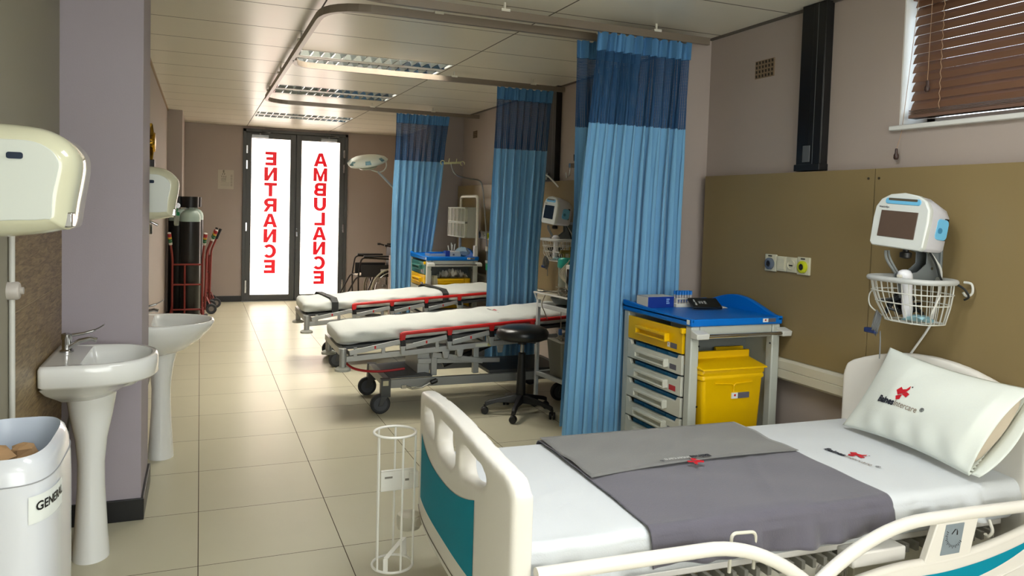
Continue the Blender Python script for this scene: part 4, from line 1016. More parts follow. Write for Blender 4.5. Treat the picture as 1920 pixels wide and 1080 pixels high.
    for y in (-.02, .62):
        obj('bumper_disc', MB().lathe([(.03, 0), (.055, .004), (.055, .02), (.04, .03), (.026, .032)], (.03, y, .325), 22), mat('bumper_grey', (176, 178, 168), .5), t)
    # deck with brackets
    for x in (.12, .32, .72, 1.12, 1.5): obj('deck_bracket', MB().prism([(x - .014, Z(x, .41)), (x + .014, Z(x, .41)), (x + .012, Z(x, .48)), (x - .012, Z(x, .48))], 'y', -.004, .01), SILV, t, bev=.002)
    d = MB(); d.prism([(.04, Z(.04, .470)), (L, Z(L, .470)), (L, Z(L, .492)), (.04, Z(.04, .492))], 'y', .01, .59); obj('deck', d, SILD, t, smooth=False)
    m = obj('mattress', mattress_mesh(L - .02, .60, .492, .605, SLP, seed=2 if near else 5), SHEETW, t, angle=70, label='white sheet-covered mattress')
    m.location = (0, 0, .0)
    ts = MB().grid(lambda a, b2: Vector((.02 + .14 * a, -.006 + .0 * b2, .50 + .03 * b2)), 2, 2)
    # side rails in red
    for y, sd in ((-.045, -1), (.645, 1)):
        r = obj('side_rail', MB().tube(arc_path([(.44, y, Z(.44, .505)), (.44, y, Z(.44, .555)), (L - .05, y, Z(L - .05, .555)), (L - .05, y, Z(L - .05, .505))], .02), .0135, 10), RED, t)
        for x in (.45, .80, 1.13, 1.46):
            hd = MB(); hk = MB(); ar = MB()
            hd.prism([(x - .022, Z(x, .556)), (x + .022, Z(x, .556)), (x + .014, Z(x, .508)), (x - .014, Z(x, .508))], 'y', y - .012, y + .012)
            hk.prism([(x - .012, Z(x, .512)), (x + .016, Z(x, .512)), (x + .022, Z(x, .462)), (x - .018, Z(x, .462))], 'y', y - .01, y + .01)
            ar.prism([(x - .02, Z(x, .47)), (x + .02, Z(x, .47)), (x + .014, Z(x, .40)), (x - .008, Z(x, .40))], 'y', y - .006 if sd < 0 else y - .03, y + .03 if sd < 0 else y + .006)
            obj('rail_post', hd, RED, r, bev=.003); obj('rail_hinge', hk, DARK, r, bev=.002); obj('rail_arm', ar, SILV, r, bev=.002)
        for x0, x1 in ((.07, .43), (.47, .78), (.82, 1.11), (1.15, 1.44)):
            rs = MB(); obj('rail_link', MB().bar((x0, y, Z(x0, .452)), (x1, y, Z(x1, .497)), .01, .034), SILV, r, bev=.002)
            xm = (x0 + x1) / 2; rs.box(xm - .006, y + sd * .0056, Z(xm, .474) - .009, xm + .006, y + sd * .0062, Z(xm, .474) + .012) if sd > 0 else rs.box(xm - .006, y - .0062, Z(xm, .474) - .009, xm + .006, y - .0056, Z(xm, .474) + .012)
            obj('rail_marker', rs, RED, r, smooth=False)
    if near:
        obj('data_plate', MB().box(1.02, -.0025, Z(1.06, .388), 1.115, -.0005, Z(1.06, .412)), mat('plate_pale', (196, 200, 186), .5), t, smooth=False)
        obj('warning_label', MB().box(1.118, -.0025, Z(1.06, .388), 1.14, -.0005, Z(1.06, .412)), mat('plate_warning', (186, 180, 110), .5), t, smooth=False)
        for x in (.79, .90, 1.22): obj('frame_gusset', MB().prism([(x - .03, Z(x, .385)), (x + .03, Z(x, .385)), (x + .018, Z(x, .325)), (x - .018, Z(x, .325))], 'y', -.004, .008), SILV, t, bev=.006)
        dp = obj('drip_pole', MB().tube([(1.795, -.018, 1.90), (1.815, -.018, 1.45), (1.83, -.018, .47)], .0075, 8), STEEL, t, label='slim steel drip pole with a black tip')
        obj('pole_tip', MB().cyl((1.795, -.018, 1.885), (1.793, -.018, 1.935), .012), DARK, dp)
        obj('pole_clamp', MB().box(1.745, -.045, 1.83, 1.802, -.01, 1.865).tube([(1.75, -.03, 1.83), (1.745, -.03, 1.77), (1.72, -.03, 1.75), (1.715, -.03, 1.79)], .006, 6), CHROME, dp, bev=.002)
        obj('red_strap', MB().tube(smooth_path([(.08, .45, .40), (.10, .3, .33), (.16, .2, .29), (.30, .1, .285), (.5, .08, .30)], 6), .009, 6), mat('strap_red', (170, 30, 34), .6), t)
        logo(lambda x, y: Vector((1.25 + y * .5 - x * .0 + .0, .28 - x, Z(1.25 + y * .5, .6075) + .002)), m, .20)
    else:
        for x in (.28, 1.33):
            rg = []
            for a in range(0, 13):
                v = a / 12
                if v < .2: p = (-.012, .47 + (.60 - .47) * v / .2)
                elif v > .8: p = (.612, .60 - (.60 - .47) * (v - .8) / .2)
                else: p = (-.005 + .61 * (v - .2) / .6, .613)
                rg.append(p)
            sb = MB()
            sb.add([Vector((x + dx + (p[0] * -.12), p[0], Z(x, p[1]) + .004)) for p in rg for dx in (-.03, .03)], [(2 * i, 2 * i + 1, 2 * i + 3, 2 * i + 2) for i in range(12)])
            obj('strap', sb, mat('strap_webbing', (44, 46, 44), .7), t, solid=.004, smooth=False, label='black webbing strap')
        obj('infusion_pole', MB().tube(smooth_path([(1.55, .61, 1.945), (1.565, .61, 1.89), (1.62, .61, 1.83), (1.76, .61, 1.80), (1.86, .61, 1.785), (1.90, .61, 1.72), (1.93, .61, 1.5), (1.965, .61, 1.15), (1.975, .61, 1.0), (1.98, .61, .45)], 6), .0085, 8), STEEL, t)
        hk = MB().bar((1.47, .61, 1.948), (1.655, .61, 1.965), .012, .022)
        for cx_, s in ((1.455, -1), (1.672, 1)):
            hk.tube([(cx_ + .022 * math.cos(a * PI / 7 + (PI if s > 0 else 0)) * -s * -1, .61, 1.955 + .022 * math.sin(a * PI / 7 * (1)) * 1) for a in range(-3, 9)], .005, 6)
        for x in (1.52, 1.60): hk.tube([(x, .61, 1.955), (x, .59, 1.985), (x, .585, 2.0)], .004, 6)
        obj('pole_hook', hk, mat('hook_cream', (196, 196, 150), .4), t)
        obj('pole_collar', MB().cyl((1.972, .61, 1.09), (1.974, .61, 1.04), .02), CREAM, t)
    return t
gurney((.905, 5.375, 0), 'nearer stretcher with red side rails and a white mattress, raised at the right end', True)
g2 = gurney((.865, 7.03, 0), 'farther stretcher with red side rails and black webbing straps over the mattress', False)
ip = thing('infusion_pump', 'small green-based infusion pump clipped to the pole beyond the far stretcher', 'infusion pump', (2.835, 7.56, .87))
obj('base', MB().box(-.03, -.05, -.03, .085, .03, .045), mat('pump_green', (22, 150, 110), .35), ip, bev=.006)
obj('top', MB().box(-.035, -.055, .045, .085, .03, .075), mat('pump_grey', (170, 176, 168), .4), ip, bev=.005); obj('display', MB().box(-.025, -.04, .0755, .05, .02, .078), DARK, ip, smooth=False)
# ================================================================ stool
t = thing('swivel_stool', 'round black padded swivel stool on a five-armed castor base', 'stool', (2.185, 5.09, 0))
VIN = mat('black_vinyl', (20, 22, 22), .3)
obj('seat', MB().lathe([(.02, .545), (.155, .55), (.185, .565), (.193, .59), (.19, .61), (.175, .63), (.14, .645), (.05, .652), (0, .652)], (0, 0, 0), 44), VIN, t, angle=60)
obj('seat_plate', MB().cyl((0, 0, .515), (0, 0, .548), .03, 18), DARK, t)
obj('gas_lift', MB().cyl((0, 0, .44), (0, 0, .52), .014, 16), CHROME, t)
obj('column', MB().lathe([(.030, .10), (.037, .11), (.033, .25), (.027, .45), (.020, .455)], (0, 0, 0), 22), DARK, t)
obj('lever', MB().tube([(.0, 0, .53), (.09, -.04, .525)], .004, 6), DARK, t)
for k in range(5):
    a = math.radians(-124 + 72 * k); c, s = math.cos(a), math.sin(a)
    ar = MB(); rg = []
    for r, w, z0, z1 in ((.02, .026, .085, .15), (.08, .022, .085, .135), (.17, .018, .088, .115), (.235, .018, .07, .10), (.262, .016, .055, .088)):
        rg.append([Vector((c * r - s * y, s * r + c * y, z)) for y, z in ((-w, z0), (w, z0), (w * .7, z1), (-w * .7, z1))])
    o = obj('base_arm', ar.loft(rg), DARK, t, bev=.004)
    cx_, cy_ = c * .262, s * .262
    ws = MB()
    for q in (-.013, .013): ws.lathe([(.006, -.009), (.024, -.009), (.027, -.004), (.027, .004), (.024, .009), (.006, .009)], (0, 0, 0), 18, Matrix.Rotation(PI / 2, 4, 'X')).xf(Matrix.Identity(4))
    w2 = MB()
    for q in (-.013, .013):
        m = Matrix.Translation((cx_, cy_, .027)) @ Matrix.Rotation(a + PI / 2 + .4 * k, 4, 'Z') @ Matrix.Translation((0, q, 0)) @ Matrix.Rotation(PI / 2, 4, 'X')
        w2.lathe([(.006, -.009), (.024, -.009), (.027, -.004), (.027, .004), (.024, .009), (.006, .009)], (0, 0, 0), 18, m)
    obj('castor', w2.cyl((cx_, cy_, .03), (cx_, cy_, .07), .008), DARK, o)

# ================================================================ white steel trolley with equipment
yw = math.radians(8)
t = thing('steel_trolley', 'white steel trolley with a wire-edged top, behind the stool', 'trolley', (2.44, 4.83, 0), yw)
TW = mat('trolley_white', (196, 200, 200), .4)
fr = MB()
for x in (0, .36):
    for y in (0, .43): fr.box(x - .013, y - .013, .075, x + .013, y + .013, .82)
for z in (.27, .79):
    for x in (0, .36): fr.box(x - .012, 0, z - .025, x + .012, .43, z + .005)
    for y in (0, .43): fr.box(0, y - .012, z - .025, .36, y + .012, z + .005)
obj('frame', fr, TW, t, bev=.003)
obj('lower_shelf', MB().box(.012, .012, .262, .348, .418, .27), mat('shelf_dark', (66, 70, 66), .4), t, smooth=False)
obj('top_shelf', MB().box(.012, .012, .785, .348, .418, .793), mat('shelf_grey', (110, 114, 112), .4), t, smooth=False)
rl = MB().tube([(-.03, -.02, .875), (.39, -.02, .875), (.39, .45, .875), (-.03, .45, .875)], .007, 8, closed=True)
for x, y in ((-.03, -.02), (.39, -.02), (.39, .45), (-.03, .45)): rl.cyl((x, y, .875), (min(max(x, 0), .36), min(max(y, 0), .43), .79), .006, 6)
obj('wire_rim', rl, WHITE, t)
for x in (0, .36):
    for y in (0, .43):
        o = obj('castor_fork', MB().box(x - .02, y - .012, .03, x + .012, y + .012, .078), STEEL, t, bev=.003)
        obj('wheel', MB().cyl((x - .01, y - .014, .034), (x - .01, y + .014, .034), .034, 20), RUBBER, o, bev=.004)
def tw(x, y, z=0): return (2.44 + x * math.cos(yw) - y * math.sin(yw), 4.83 + x * math.sin(yw) + y * math.cos(yw), z)
t = thing('waste_bucket', 'grey plastic bucket standing on the lower shelf of the white trolley', 'bucket', tw(.10, .22, .27)); obj('tub', MB().loft([[Vector((x, y, z)) for x, y in rrect(-a, -b2, a, b2, .02)] for a, b2, z in ((.065, .10, 0), (.085, .13, .26), (.088, .135, .265))]), mat('bucket_grey', (120, 118, 106), .5), t)
t = thing('supply_carton', 'cream carton with green diagonal stripes on the lower trolley shelf', 'box', tw(.05, .045, .27)); obj('carton', MB().box(-.03, -.035, 0, .14, .03, .24), mat('carton_cream', (196, 192, 158), .6), t, smooth=False)
gs = MB()
for z in (.06, .15): gs.box(-.0308, -.034, z, -.0302, .029, z + .006)
for k in range(4): gs.add([(-.0308, -.034 + .0, .07 + .018 * k), (-.0308, .029, .09 + .018 * k), (-.0308, .029, .098 + .018 * k), (-.0308, -.034, .078 + .018 * k)], [(0, 1, 2, 3)])
obj('green_stripes', gs, mat('stripe_green', (60, 140, 84), .5), t, smooth=False)
t = thing('suction_jar', 'suction jar with a teal lid on the white trolley', 'suction jar', tw(.17, .33, .795)); obj('jar', MB().lathe([(.05, 0), (.055, .02), (.055, .27)], (0, 0, 0), 24), mat('jar_clear', (160, 170, 160), .1, alpha=.65), t); obj('lid', MB().lathe([(.06, .27), (.064, .28), (.062, .33), (.05, .345), (.0, .35)], (0, 0, 0), 24), mat('teal_lid', (16, 150, 134), .35), t)
obj('spigot', MB().cyl((-.02, 0, .34), (-.02, 0, .40), .01).cyl((.03, .0, .34), (.03, 0, .43), .008).cyl((-.05, .0, .39), (.05, 0, .39), .014), mat('brass_fitting', (150, 140, 90), .3, metal=1), t)
t = thing('equipment_monitor', 'white-framed monitor with a black screen at the right end of the white trolley', 'monitor', tw(.16, .08, .80), yw)
obj('case', MB().box(-.08, -.07, 0, .14, .12, .30), WHITE, t, bev=.008); obj('screen', MB().box(-.084, -.04, .05, -.0795, .10, .27), mat('screen_black', (16, 20, 26), .15), t, bev=.002)
t = thing('kidney_dish', 'grey plastic tray lying in the wire-edged trolley top', 'tray', tw(.12, .22, .80)); obj('dish', MB().lathe([(.05, 0), (.10, .01), (.13, .05), (.125, .05), (.095, .016), (.0, .01)], (0, 0, 0), 28), mat('dish_grey', (90, 96, 96), .3), t)
rnd = random.Random(9); cbm = MB()
def tangle(c, rx, ry, rz_, n, r, mb, k=8):
    for _ in range(n):
        p = [Vector((c[0] + rnd.uniform(-rx, rx), c[1] + rnd.uniform(-ry, ry), c[2] + rnd.uniform(-rz_, rz_))) for _ in range(k)]
        mb.tube(smooth_path(p, 6), r, 6)
tangle(tw(.08, .18, .90), .10, .16, .045, 5, .0045, cbm)
tag(obj('lead_bundle', cbm, mat('lead_taupe', (150, 142, 126), .5)), 'tangle of pale monitoring leads heaped on the white trolley', 'cables')
cbm = MB(); 
for k in range(4): cbm.tube(smooth_path([tw(.05 + .02 * k, .12, .92), tw(.07, .2 + .02 * k, 1.02), tw(.12 + .01 * k, .26, 1.06 + .02 * k), tw(.17, .31, 1.12)], 6), .0045, 6)
tag(obj('suction_tubing', cbm, mat('tubing_cream', (176, 170, 148), .4)), 'loops of cream tubing rising from the trolley to the teal-lidded jar', 'tubing')
cbm = MB().tube(smooth_path([tw(-.02, .3, .88), tw(-.04, .32, .80), tw(-.01, .33, .74), tw(.02, .33, .68)], 5), .004, 6).tube(smooth_path([tw(.05, .2, .78), tw(.055, .2, .66), tw(.05, .2, .58)], 5), .003, 6); tangle(tw(.05, .2, .57), .03, .03, .035, 3, .003, cbm)
tag(obj('hanging_leads', cbm, MATS['lead_taupe']), 'bunch of thin leads dangling under the trolley top', 'cables')
t = thing('lead_connector', 'small blue plug on the leads under the trolley top', 'plug', tw(.05, .2, .60)); obj('plug', MB().box(-.01, -.01, -.02, .012, .012, .025), mat('plug_blue', (46, 84, 140), .4), t, bev=.003)

# ================================================================ wall monitors with baskets
MW = mat('monitor_white', (214, 218, 214), .28); MS = mat('monitor_shell', (206, 206, 214), .3)
def wall_monitor(dy, which, screen):
    Y = 2.33 + dy
    t = thing('patient_monitor', 'white and blue patient monitor with a %s screen, %s' % (('brown-reflecting', 'above the front bed') if which == 0 else ('dark', 'between the curtains')), 'patient monitor', (2.66, Y, 1.385), group='wall patient monitors', rot=(math.radians(3.5), math.radians(7), 0)); t.scale = (1.05,) * 3
    # front faces -x; width along y
    w = .25; h = .205; d = .135
    o2 = []
    base = [(-w / 2, .012), (-w / 2 + .012, 0), (w / 2 - .012, 0), (w / 2, .012), (w / 2 + .004, h * .55), (w / 2 + .0, h * .78), (w / 2 - .02, h * .93), (w / 2 - .06, h * 1.03), (0, h * 1.07), (-w / 2 + .06, h * 1.03), (-w / 2 + .02, h * .93), (-w / 2, h * .78), (-w / 2 - .004, h * .55)]
    def rg(x, k, lift=0): return [Vector((x, y * k, (z - h / 2) * k + h / 2 + lift)) for y, z in base]
    obj('bezel', MB().loft([rg(0, .93), rg(-.004 + .004, .97), rg(.006, 1.0), rg(.022, 1.0), rg(.026, .985)]), MW, t, bev=.002, angle=30)
    obj('housing', MB().loft([rg(.024, .985), rg(.07, .97), rg(d * .8, .90, -.004), rg(d, .86, -.006), rg(d + .012, .78, -.006)]), MS, t, bev=.003, angle=40)
    obj('screen', MB().box(-.003, -.082, .04, .0005, .09, .145), screen, t, bev=.001)
    obj('handle_slot', MB().prism(rrect(-.085, .172, .08, .196, .0115), 'x', -.003, .003), LBLUE, t, bev=.002, label='sky blue carrying-handle slot')
    obj('handle_shadow_gap', MB().prism(rrect(-.07, .186, .065, .1955, .004), 'x', -.0036, -.0028), mat('slot_dark', (84, 76, 62), .5), t, smooth=False)
    tx = MB(); text_on(tx, 'WelchAllyn', .0105, lambda x, y: Vector((-.0006, .082 - x, .158 + y)), .0003); obj('maker_name', tx, mat('ink_grey', (50, 52, 60), .5), t, smooth=False)
    s = obj('side_port_panel', MB().prism(rrect(.055, .055, .118, .135, .018), 'y', -w / 2 * .985 - .003, -w / 2 * .9), LBLUE, t, bev=.002, label='sky blue side port recess')
    obj('port', MB().cyl((.075, -w / 2 - .004, .09), (.075, -w / 2 + .01, .09), .011, 16), mat('port_blue', (60, 130, 170), .35), s)
    for z_ in (.125, .055): obj('port_key', MB().box(.105, -w / 2 * .93 - .006, z_, .12, -w / 2 * .9, z_ + .015), DARK, t, bev=.002)
    # bracket
    b = thing('wall_bracket', 'grey folded steel wall bracket holding the %s patient monitor' % ('near' if which == 0 else 'far'), 'bracket', (2.90, Y, 1.2), group='monitor wall brackets')
    BK = mat('bracket_grey', (130, 136, 138), .4, metal=.3)
    obj('wall_plate', MB().box(-.012, -.04, .03, 0, .04, .20), BK, b, bev=.002)
    obj('arm', MB().prism([(-.0, .05), (-.20, .05), (-.20, .075), (-.13, .085), (-.08, .12), (-.08, .165), (-.13, .178), (-.0, .178)], 'y', -.028, -.024).prism([(-.0, .05), (-.20, .05), (-.20, .075), (-.13, .085), (-.08, .12), (-.08, .165), (-.13, .178), (-.0, .178)], 'y', .024, .028).box(-.2, -.028, .05, 0, .028, .054), BK, b, bev=.001)
    obj('clamp_knob', MB().lathe([(.012, .14), (.024, .145), (.024, .165), (.012, .17), (.012, .182)], (-.17, 0, 0), 10), DARK, b)
    kb = MB()
    for x, z in ((-.05, .15), (-.05, .10), (-.16, .062)): kb.cyl((x, -.0285, z), (x, -.031, z), .006, 8)
    obj('bolt', kb, CHROME, b)
    # wire basket
    k = thing('wire_basket', 'white wire basket under the %s patient monitor' % ('near' if which == 0 else 'far'), 'basket', (2.765, Y - .005, 1.075), group='monitor wire baskets')
    def ell(a, b2, z, n=30, fx=.0):
        r = []
        for j in range(n):
            q = 2 * PI * j / n; c, s = math.cos(q), math.sin(q); e = 2.8
            r.append(Vector((abs(c) ** (2 / e) * (1 if c > 0 else -1) * a + fx, abs(s) ** (2 / e) * (1 if s > 0 else -1) * b2, z)))
        return r
    obj('padded_rim', MB().tube(ell(.122, .165, .178, 36), .0115, 12, closed=True), mat('rim_grey_white', (190, 192, 190), .4), k)
    wr = MB()
    for a, b2, z, fx in ((.115, .158, .125, .005), (.105, .145, .08, .012), (.085, .115, .0, .03), (.04, .06, .0, .03)): wr.tube(ell(a, b2, z, 36, fx), .0028, 6, closed=True)
    T = ell(.118, .160, .178, 32); U = ell(.112, .153, .12, 32, .006); V = ell(.103, .142, .07, 32, .014); B_ = ell(.085, .115, .0, 32, .03)
    for j in range(32): wr.tube([T[j], U[j], V[j], B_[j]], .0019, 5)
    for j in range(0, 16, 2): wr.tube([B_[j], B_[(32 - j) % 32]], .0019, 5)
    for s in (-1, 1): wr.tube(smooth_path([(-.02, -.155 * s * 1, .13), (-.05, -.165 * s, .10), (-.06, -.15 * s, .05), (-.02, -.12 * s, .01)], 5), .003, 6)
    obj('wires', wr, mat('wire_white', (206, 206, 198), .4), k)
    hk = MB().tube(smooth_path([(.11, -.155, .18), (.115, -.185, .175), (.115, -.19, .14), (.11, -.17, .125), (.10, -.16, .14)], 5), .005, 8); obj('hook', hk, MATS['wire_white'], k)
    # contents
    th = thing('ear_thermometer', 'white hand-held thermometer standing in the %s wire basket' % ('near' if which == 0 else 'far'), 'thermometer', (2.725, Y - .03, 1.095), group='thermometers in the wire baskets', rot=(0, math.radians(-4), 0) if which == 0 else (math.radians(14), 0, 0))
    rr = []
    for z, a, b2, x in ((0, .018, .016, .0), (.04, .024, .020, -.002), (.09, .022, .02, -.004), (.14, .022, .022, -.004), (.165, .030, .026, -.010), (.185, .032, .026, -.016), (.198, .024, .02, -.018), (.203, .01, .01, -.018)):
        rr.append([Vector((x + a * math.cos(2 * PI * j / 18), b2 * math.sin(2 * PI * j / 18), z)) for j in range(18)])
    obj('body', MB().loft(rr), mat('thermo_white', (226, 226, 230), .25), th, angle=60); obj('window', MB().box(-.05, -.012, .17, -.043, .012, .185), CREAM, th, bev=.003)
    c = MB()
    for _ in range(7):
        p = [Vector((2.76 + rnd.uniform(-.055, .06), Y + .045 + rnd.uniform(-.075, .06), 1.135 + rnd.uniform(-.035, .055))) for _ in range(7)]; c.tube(smooth_path(p, 6), .0055, 6)
    tag(obj('coiled_leads', c, mat('lead_black', (22, 26, 28), .4)), 'black coiled leads inside the %s wire basket' % ('near' if which == 0 else 'far'), 'cables')
    c = MB()
    for q in range(5): c.tube([(2.70 + .006 * q + .028 * math.cos(a), Y + .115 + .03 * math.cos(a + .4) , 1.065 - .006 * q + .045 * math.sin(a)) for a in [2 * PI * j / 18 for j in range(18)]], .003, 6, closed=True)
    c.tube([(2.72, Y + .10, 1.02), (2.722, Y + .098, .98), (2.72, Y + .095, .90 if which == 0 else .94)], .003, 6)
    tag(obj('looped_lead', c, mat('lead_grey', (110, 112, 112), .4)), 'grey looped lead hanging off the left of the %s wire basket' % ('near' if which == 0 else 'far'), 'cable')
    s2 = thing('pulse_sensor', 'dark blue finger sensor hanging below the %s wire basket' % ('near' if which == 0 else 'far'), 'sensor', (2.70, Y + .13, 1.03)); obj('clip', MB().box(-.012, -.03, -.022, .012, .03, .0), mat('sensor_navy', (26, 46, 96), .35), s2, bev=.005)
    c = MB().tube(smooth_path([(2.70, Y + .075, 1.37), (2.705, Y + .07, 1.33), (2.74, Y + .04, 1.25), (2.75, Y + .03, 1.16)], 6), .006, 8).tube(smooth_path([(2.705, Y + .065, 1.37), (2.715, Y + .06, 1.33), (2.75, Y + .03, 1.25)], 6), .005, 8)
    tag(obj('pressure_hose', c, mat('hose_grey', (120, 124, 122), .4)), 'grey hoses running from the %s monitor into its basket' % ('near' if which == 0 else 'far'), 'hose')
    c = MB().tube(smooth_path([(2.80, Y - .04, 1.39), (2.83, Y - .06, 1.33), (2.85, Y - .07, 1.27), (2.84, Y - .10, 1.245), (2.83, Y - .15, 1.25), (2.84, Y - .19, 1.23), (2.86, Y - .195, 1.20), (2.87, Y - .17, 1.185)], 6), .0045, 8)
    tag(obj('black_lead', c, mat('lead_black', (22, 26, 28), .4)), 'black lead looping round the right end of the %s basket' % ('near' if which == 0 else 'far'), 'cable')
    c = MB().tube(smooth_path([(2.80, Y - .03, 1.39), (2.835, Y - .055, 1.34), (2.87, Y - .06, 1.27), (2.885, Y - .02, 1.1), (2.885, Y + .0, 1.04), (2.885, Y + .09, .90), (2.885, Y + .12, .84)], 6), .005, 8)
    tag(obj('power_lead', c, WHITE), 'white power lead dropping from the %s monitor behind its basket' % ('near' if which == 0 else 'far'), 'cable')
    cl = MB().grid(lambda u, v: Vector((2.70 + .07 * u, Y - .12 + .10 * v, 1.098 + .012 * math.sin(6 * u + 4 * v))), 6, 6)
    tag(obj('blue_cloth', cl, mat('cloth_pale_blue', (140, 176, 186), .8), solid=.003), 'pale blue folded cloth on the floor of the %s basket' % ('near' if which == 0 else 'far'), 'cloth')
wall_monitor(0, 0, mat('screen_brown_reflection', (92, 76, 66), .12))  # brown reflection put into the near screen's base colour
wall_monitor(3.42, 1, mat('screen_dark', (30, 36, 48), .12))

# ================================================================ surgical light, wheelchair, board
t = thing('examination_light', 'white examination light head on a long grey arm in front of the far wall', 'lamp', (1.80, 9.0, 2.0))
hd = MB()
rg = []
for k, z in ((.2, .065), (.62, .055), (.88, .028), (1.0, -.005), (.97, -.02), (.80, -.026)):
    rg.append([Vector((.235 * k * math.cos(a) * (1 + .10 * math.cos(3 * a)), .20 * k * math.sin(a), z)) for a in [2 * PI * j / 36 for j in range(36)]])
hm = Matrix.Rotation(math.radians(-12), 4, 'Y') @ Matrix.Rotation(math.radians(16), 4, 'X')
o = obj('head', hd.loft(rg).xf(hm), mat('lamp_head_white', (204, 210, 198), .3), t, angle=60)
ins = MB()
for a0 in (-150, -95, -40, 30, 150):
    a = math.radians(a0); c, s = math.cos(a), math.sin(a); ins.grid(lambda u, v, a0=a: Vector((.235 * (.80 + .17 * v) * math.cos(a0 + .3 * (u - .5)), .20 * (.80 + .17 * v) * math.sin(a0 + .3 * (u - .5)), .043 - .035 * v)), 5, 2)
obj('inset_panel', ins.xf(hm), mat('inset_blue_grey', (100, 140, 150), .35), t, solid=.004, label='blue-grey inset panels')
lo = MB().lathe([(.10, -.035), (.115, -.06), (.10, -.075), (.0, -.075)], (0.01, 0, 0), 28).xf(hm); obj('reflector', lo, mat('reflector_grey', (150, 154, 142), .25), t)
ld = MB()
for k in range(5): ld.lathe([(.026, -.078), (.028, -.083), (.02, -.086), (0, -.084)], (.01 + .058 * math.cos(k * 1.257), .058 * math.sin(k * 1.257), 0), 14)
obj('lens', ld.xf(hm), mat('lens_grey', (96, 98, 90), .15), t)
obj('yoke', MB().tube(smooth_path([(.14, -.05, .03), (.21, -.06, .02), (.225, -.06, -.05), (.19, -.05, -.10), (.13, -.04, -.115), (.02, 0, -.08)], 5), .008, 8), mat('yoke_white', (196, 200, 190), .35), t)
obj('arm', MB().tube([(.13, -.04, -.11), (.40, .0, -.36), (.50, .0, -.45)], .014, 12), mat('arm_grey', (150, 160, 166), .35), t)
obj('pole', MB().cyl((.50, 0, -1.94), (.50, 0, -.42), .016, 12).lathe([(.16, -2.0), (.16, -1.97), (.04, -1.94)], (.50, 0, 0), 20), MATS['arm_grey'], t)
t = thing('leaning_board', 'white board edge standing behind the farthest curtain', 'board', (2.205, 9.42, 0)); obj('panel', MB().box(0, 0, .0, .45, .03, .865), mat('board_white', (224, 208, 196), .5), t, bev=.002); obj('edge_strip', MB().box(-.004, -.002, 0, .0, .032, .868), mat('board_edge', (160, 130, 120), .5), t, smooth=False)

t = thing('wheelchair', 'empty black wheelchair parked by the far wall right of the doors', 'wheelchair', (2.37, 10.78, 0))
WB = mat('chair_black', (22, 21, 21), .5); WC = mat('chair_dark_tube', (50, 46, 44), .35, metal=.6)
for y in (-.27, .27):
    fr = MB().tube(arc_path([(.16, y * .85, .33), (.16, y * .85, .90), (.06, y * .85, .93)], .04), .011, 8)
    fr.tube(arc_path([(.16, y * .85, .50), (-.36, y * .85, .50), (-.52, y * .8, .20), (-.60, y * .8, .14)], .06), .011, 8)
    fr.tube(arc_path([(.10, y * .85, .74), (-.30, y * .85, .76), (-.34, y * .85, .50), (-.33, y * .85, .16)], .06), .011, 8).cyl((.16, y * .85, .22), (-.33, y * .85, .22), .010, 8)
    obj('side_frame', fr, WC, t)
    obj('armrest', MB().box(-.27, y * .85 - .025, .765, .10, y * .85 + .025, .79), WB, t, bev=.01)
    obj('side_guard', MB().box(-.30, y * .85 - .004, .50, .14, y * .85 + .004, .66), WB, t, bev=.003)
    obj('push_grip', MB().cyl((.13, y * .85, .93), (.26, y * .85, .93), .016), WB, t) if False else obj('push_grip', MB().tube([(.06, y * .85, .93), (.02, y * .85, .93)], .016, 10).tube([(.16, y * .85, .925), (.28, y * .85, .925)], .016, 10), WB, t)
    w = obj('rear_wheel', MB().tube([(.14 + .295 * math.cos(a), y, .31 + .295 * math.sin(a)) for a in [2 * PI * j / 44 for j in range(44)]], .014, 8, closed=True), mat('tyre_grey', (150, 144, 124), .5), t)
    hr = MB().tube([(.14 + .255 * math.cos(a), y + (.035 if y > 0 else -.035), .31 + .255 * math.sin(a)) for a in [2 * PI * j / 40 for j in range(40)]], .008, 6, closed=True); obj('hand_rim', hr, CHROME, w)
    sp_ = MB()
    for k in range(18):
        a = 2 * PI * k / 18; sp_.cyl((.14 + .03 * math.cos(a + .3), y, .31 + .03 * math.sin(a + .3)), (.14 + .285 * math.cos(a), y, .31 + .285 * math.sin(a)), .0022, 5)
    obj('spokes', sp_.cyl((.14, y - .03, .31), (.14, y + .03, .31), .025, 14), STEEL, w)
    fw = obj('front_wheel', MB().cyl((-.30, y * .85 - .012, .08), (-.30, y * .85 + .012, .08), .08, 24), mat('front_tyre', (70, 68, 64), .5), t, bev=.006); obj('wheel_fork', MB().bar((-.30, y * .85, .08), (-.32, y * .85, .22), .035, .012), WC, fw)
    obj('footplate', MB().box(-.70, y * .8 - .07 * (1 if y > 0 else -1) - .06, .10, -.56, y * .8 - .07 * (1 if y > 0 else -1) + .06, .115), WB, t, bev=.004)
obj('seat', MB().box(-.34, -.22, .49, .15, .22, .505), WB, t, bev=.004)
obj('backrest', MB().prism([(.145, .52), (.165, .52), (.175, .92), (.155, .92)], 'y', -.225, .225), WB, t, bev=.004)
obj('cross_brace', MB().bar((-.1, -.22, .22), (-.1, .22, .50), .02, .01).bar((-.12, .22, .22), (-.12, -.22, .50), .02, .01), WC, t)
obj('maker_tag', MB().box(-.03, -.2355, .565, .05, -.2345, .60), mat('tag_white', (205, 200, 195), .5), t, smooth=False)
obj('folded_cloth', MB().box(-.33, -.14, .505, -.12, .1, .53), mat('cloth_beige', (186, 172, 156), .8), t, bev=.008) if False else None
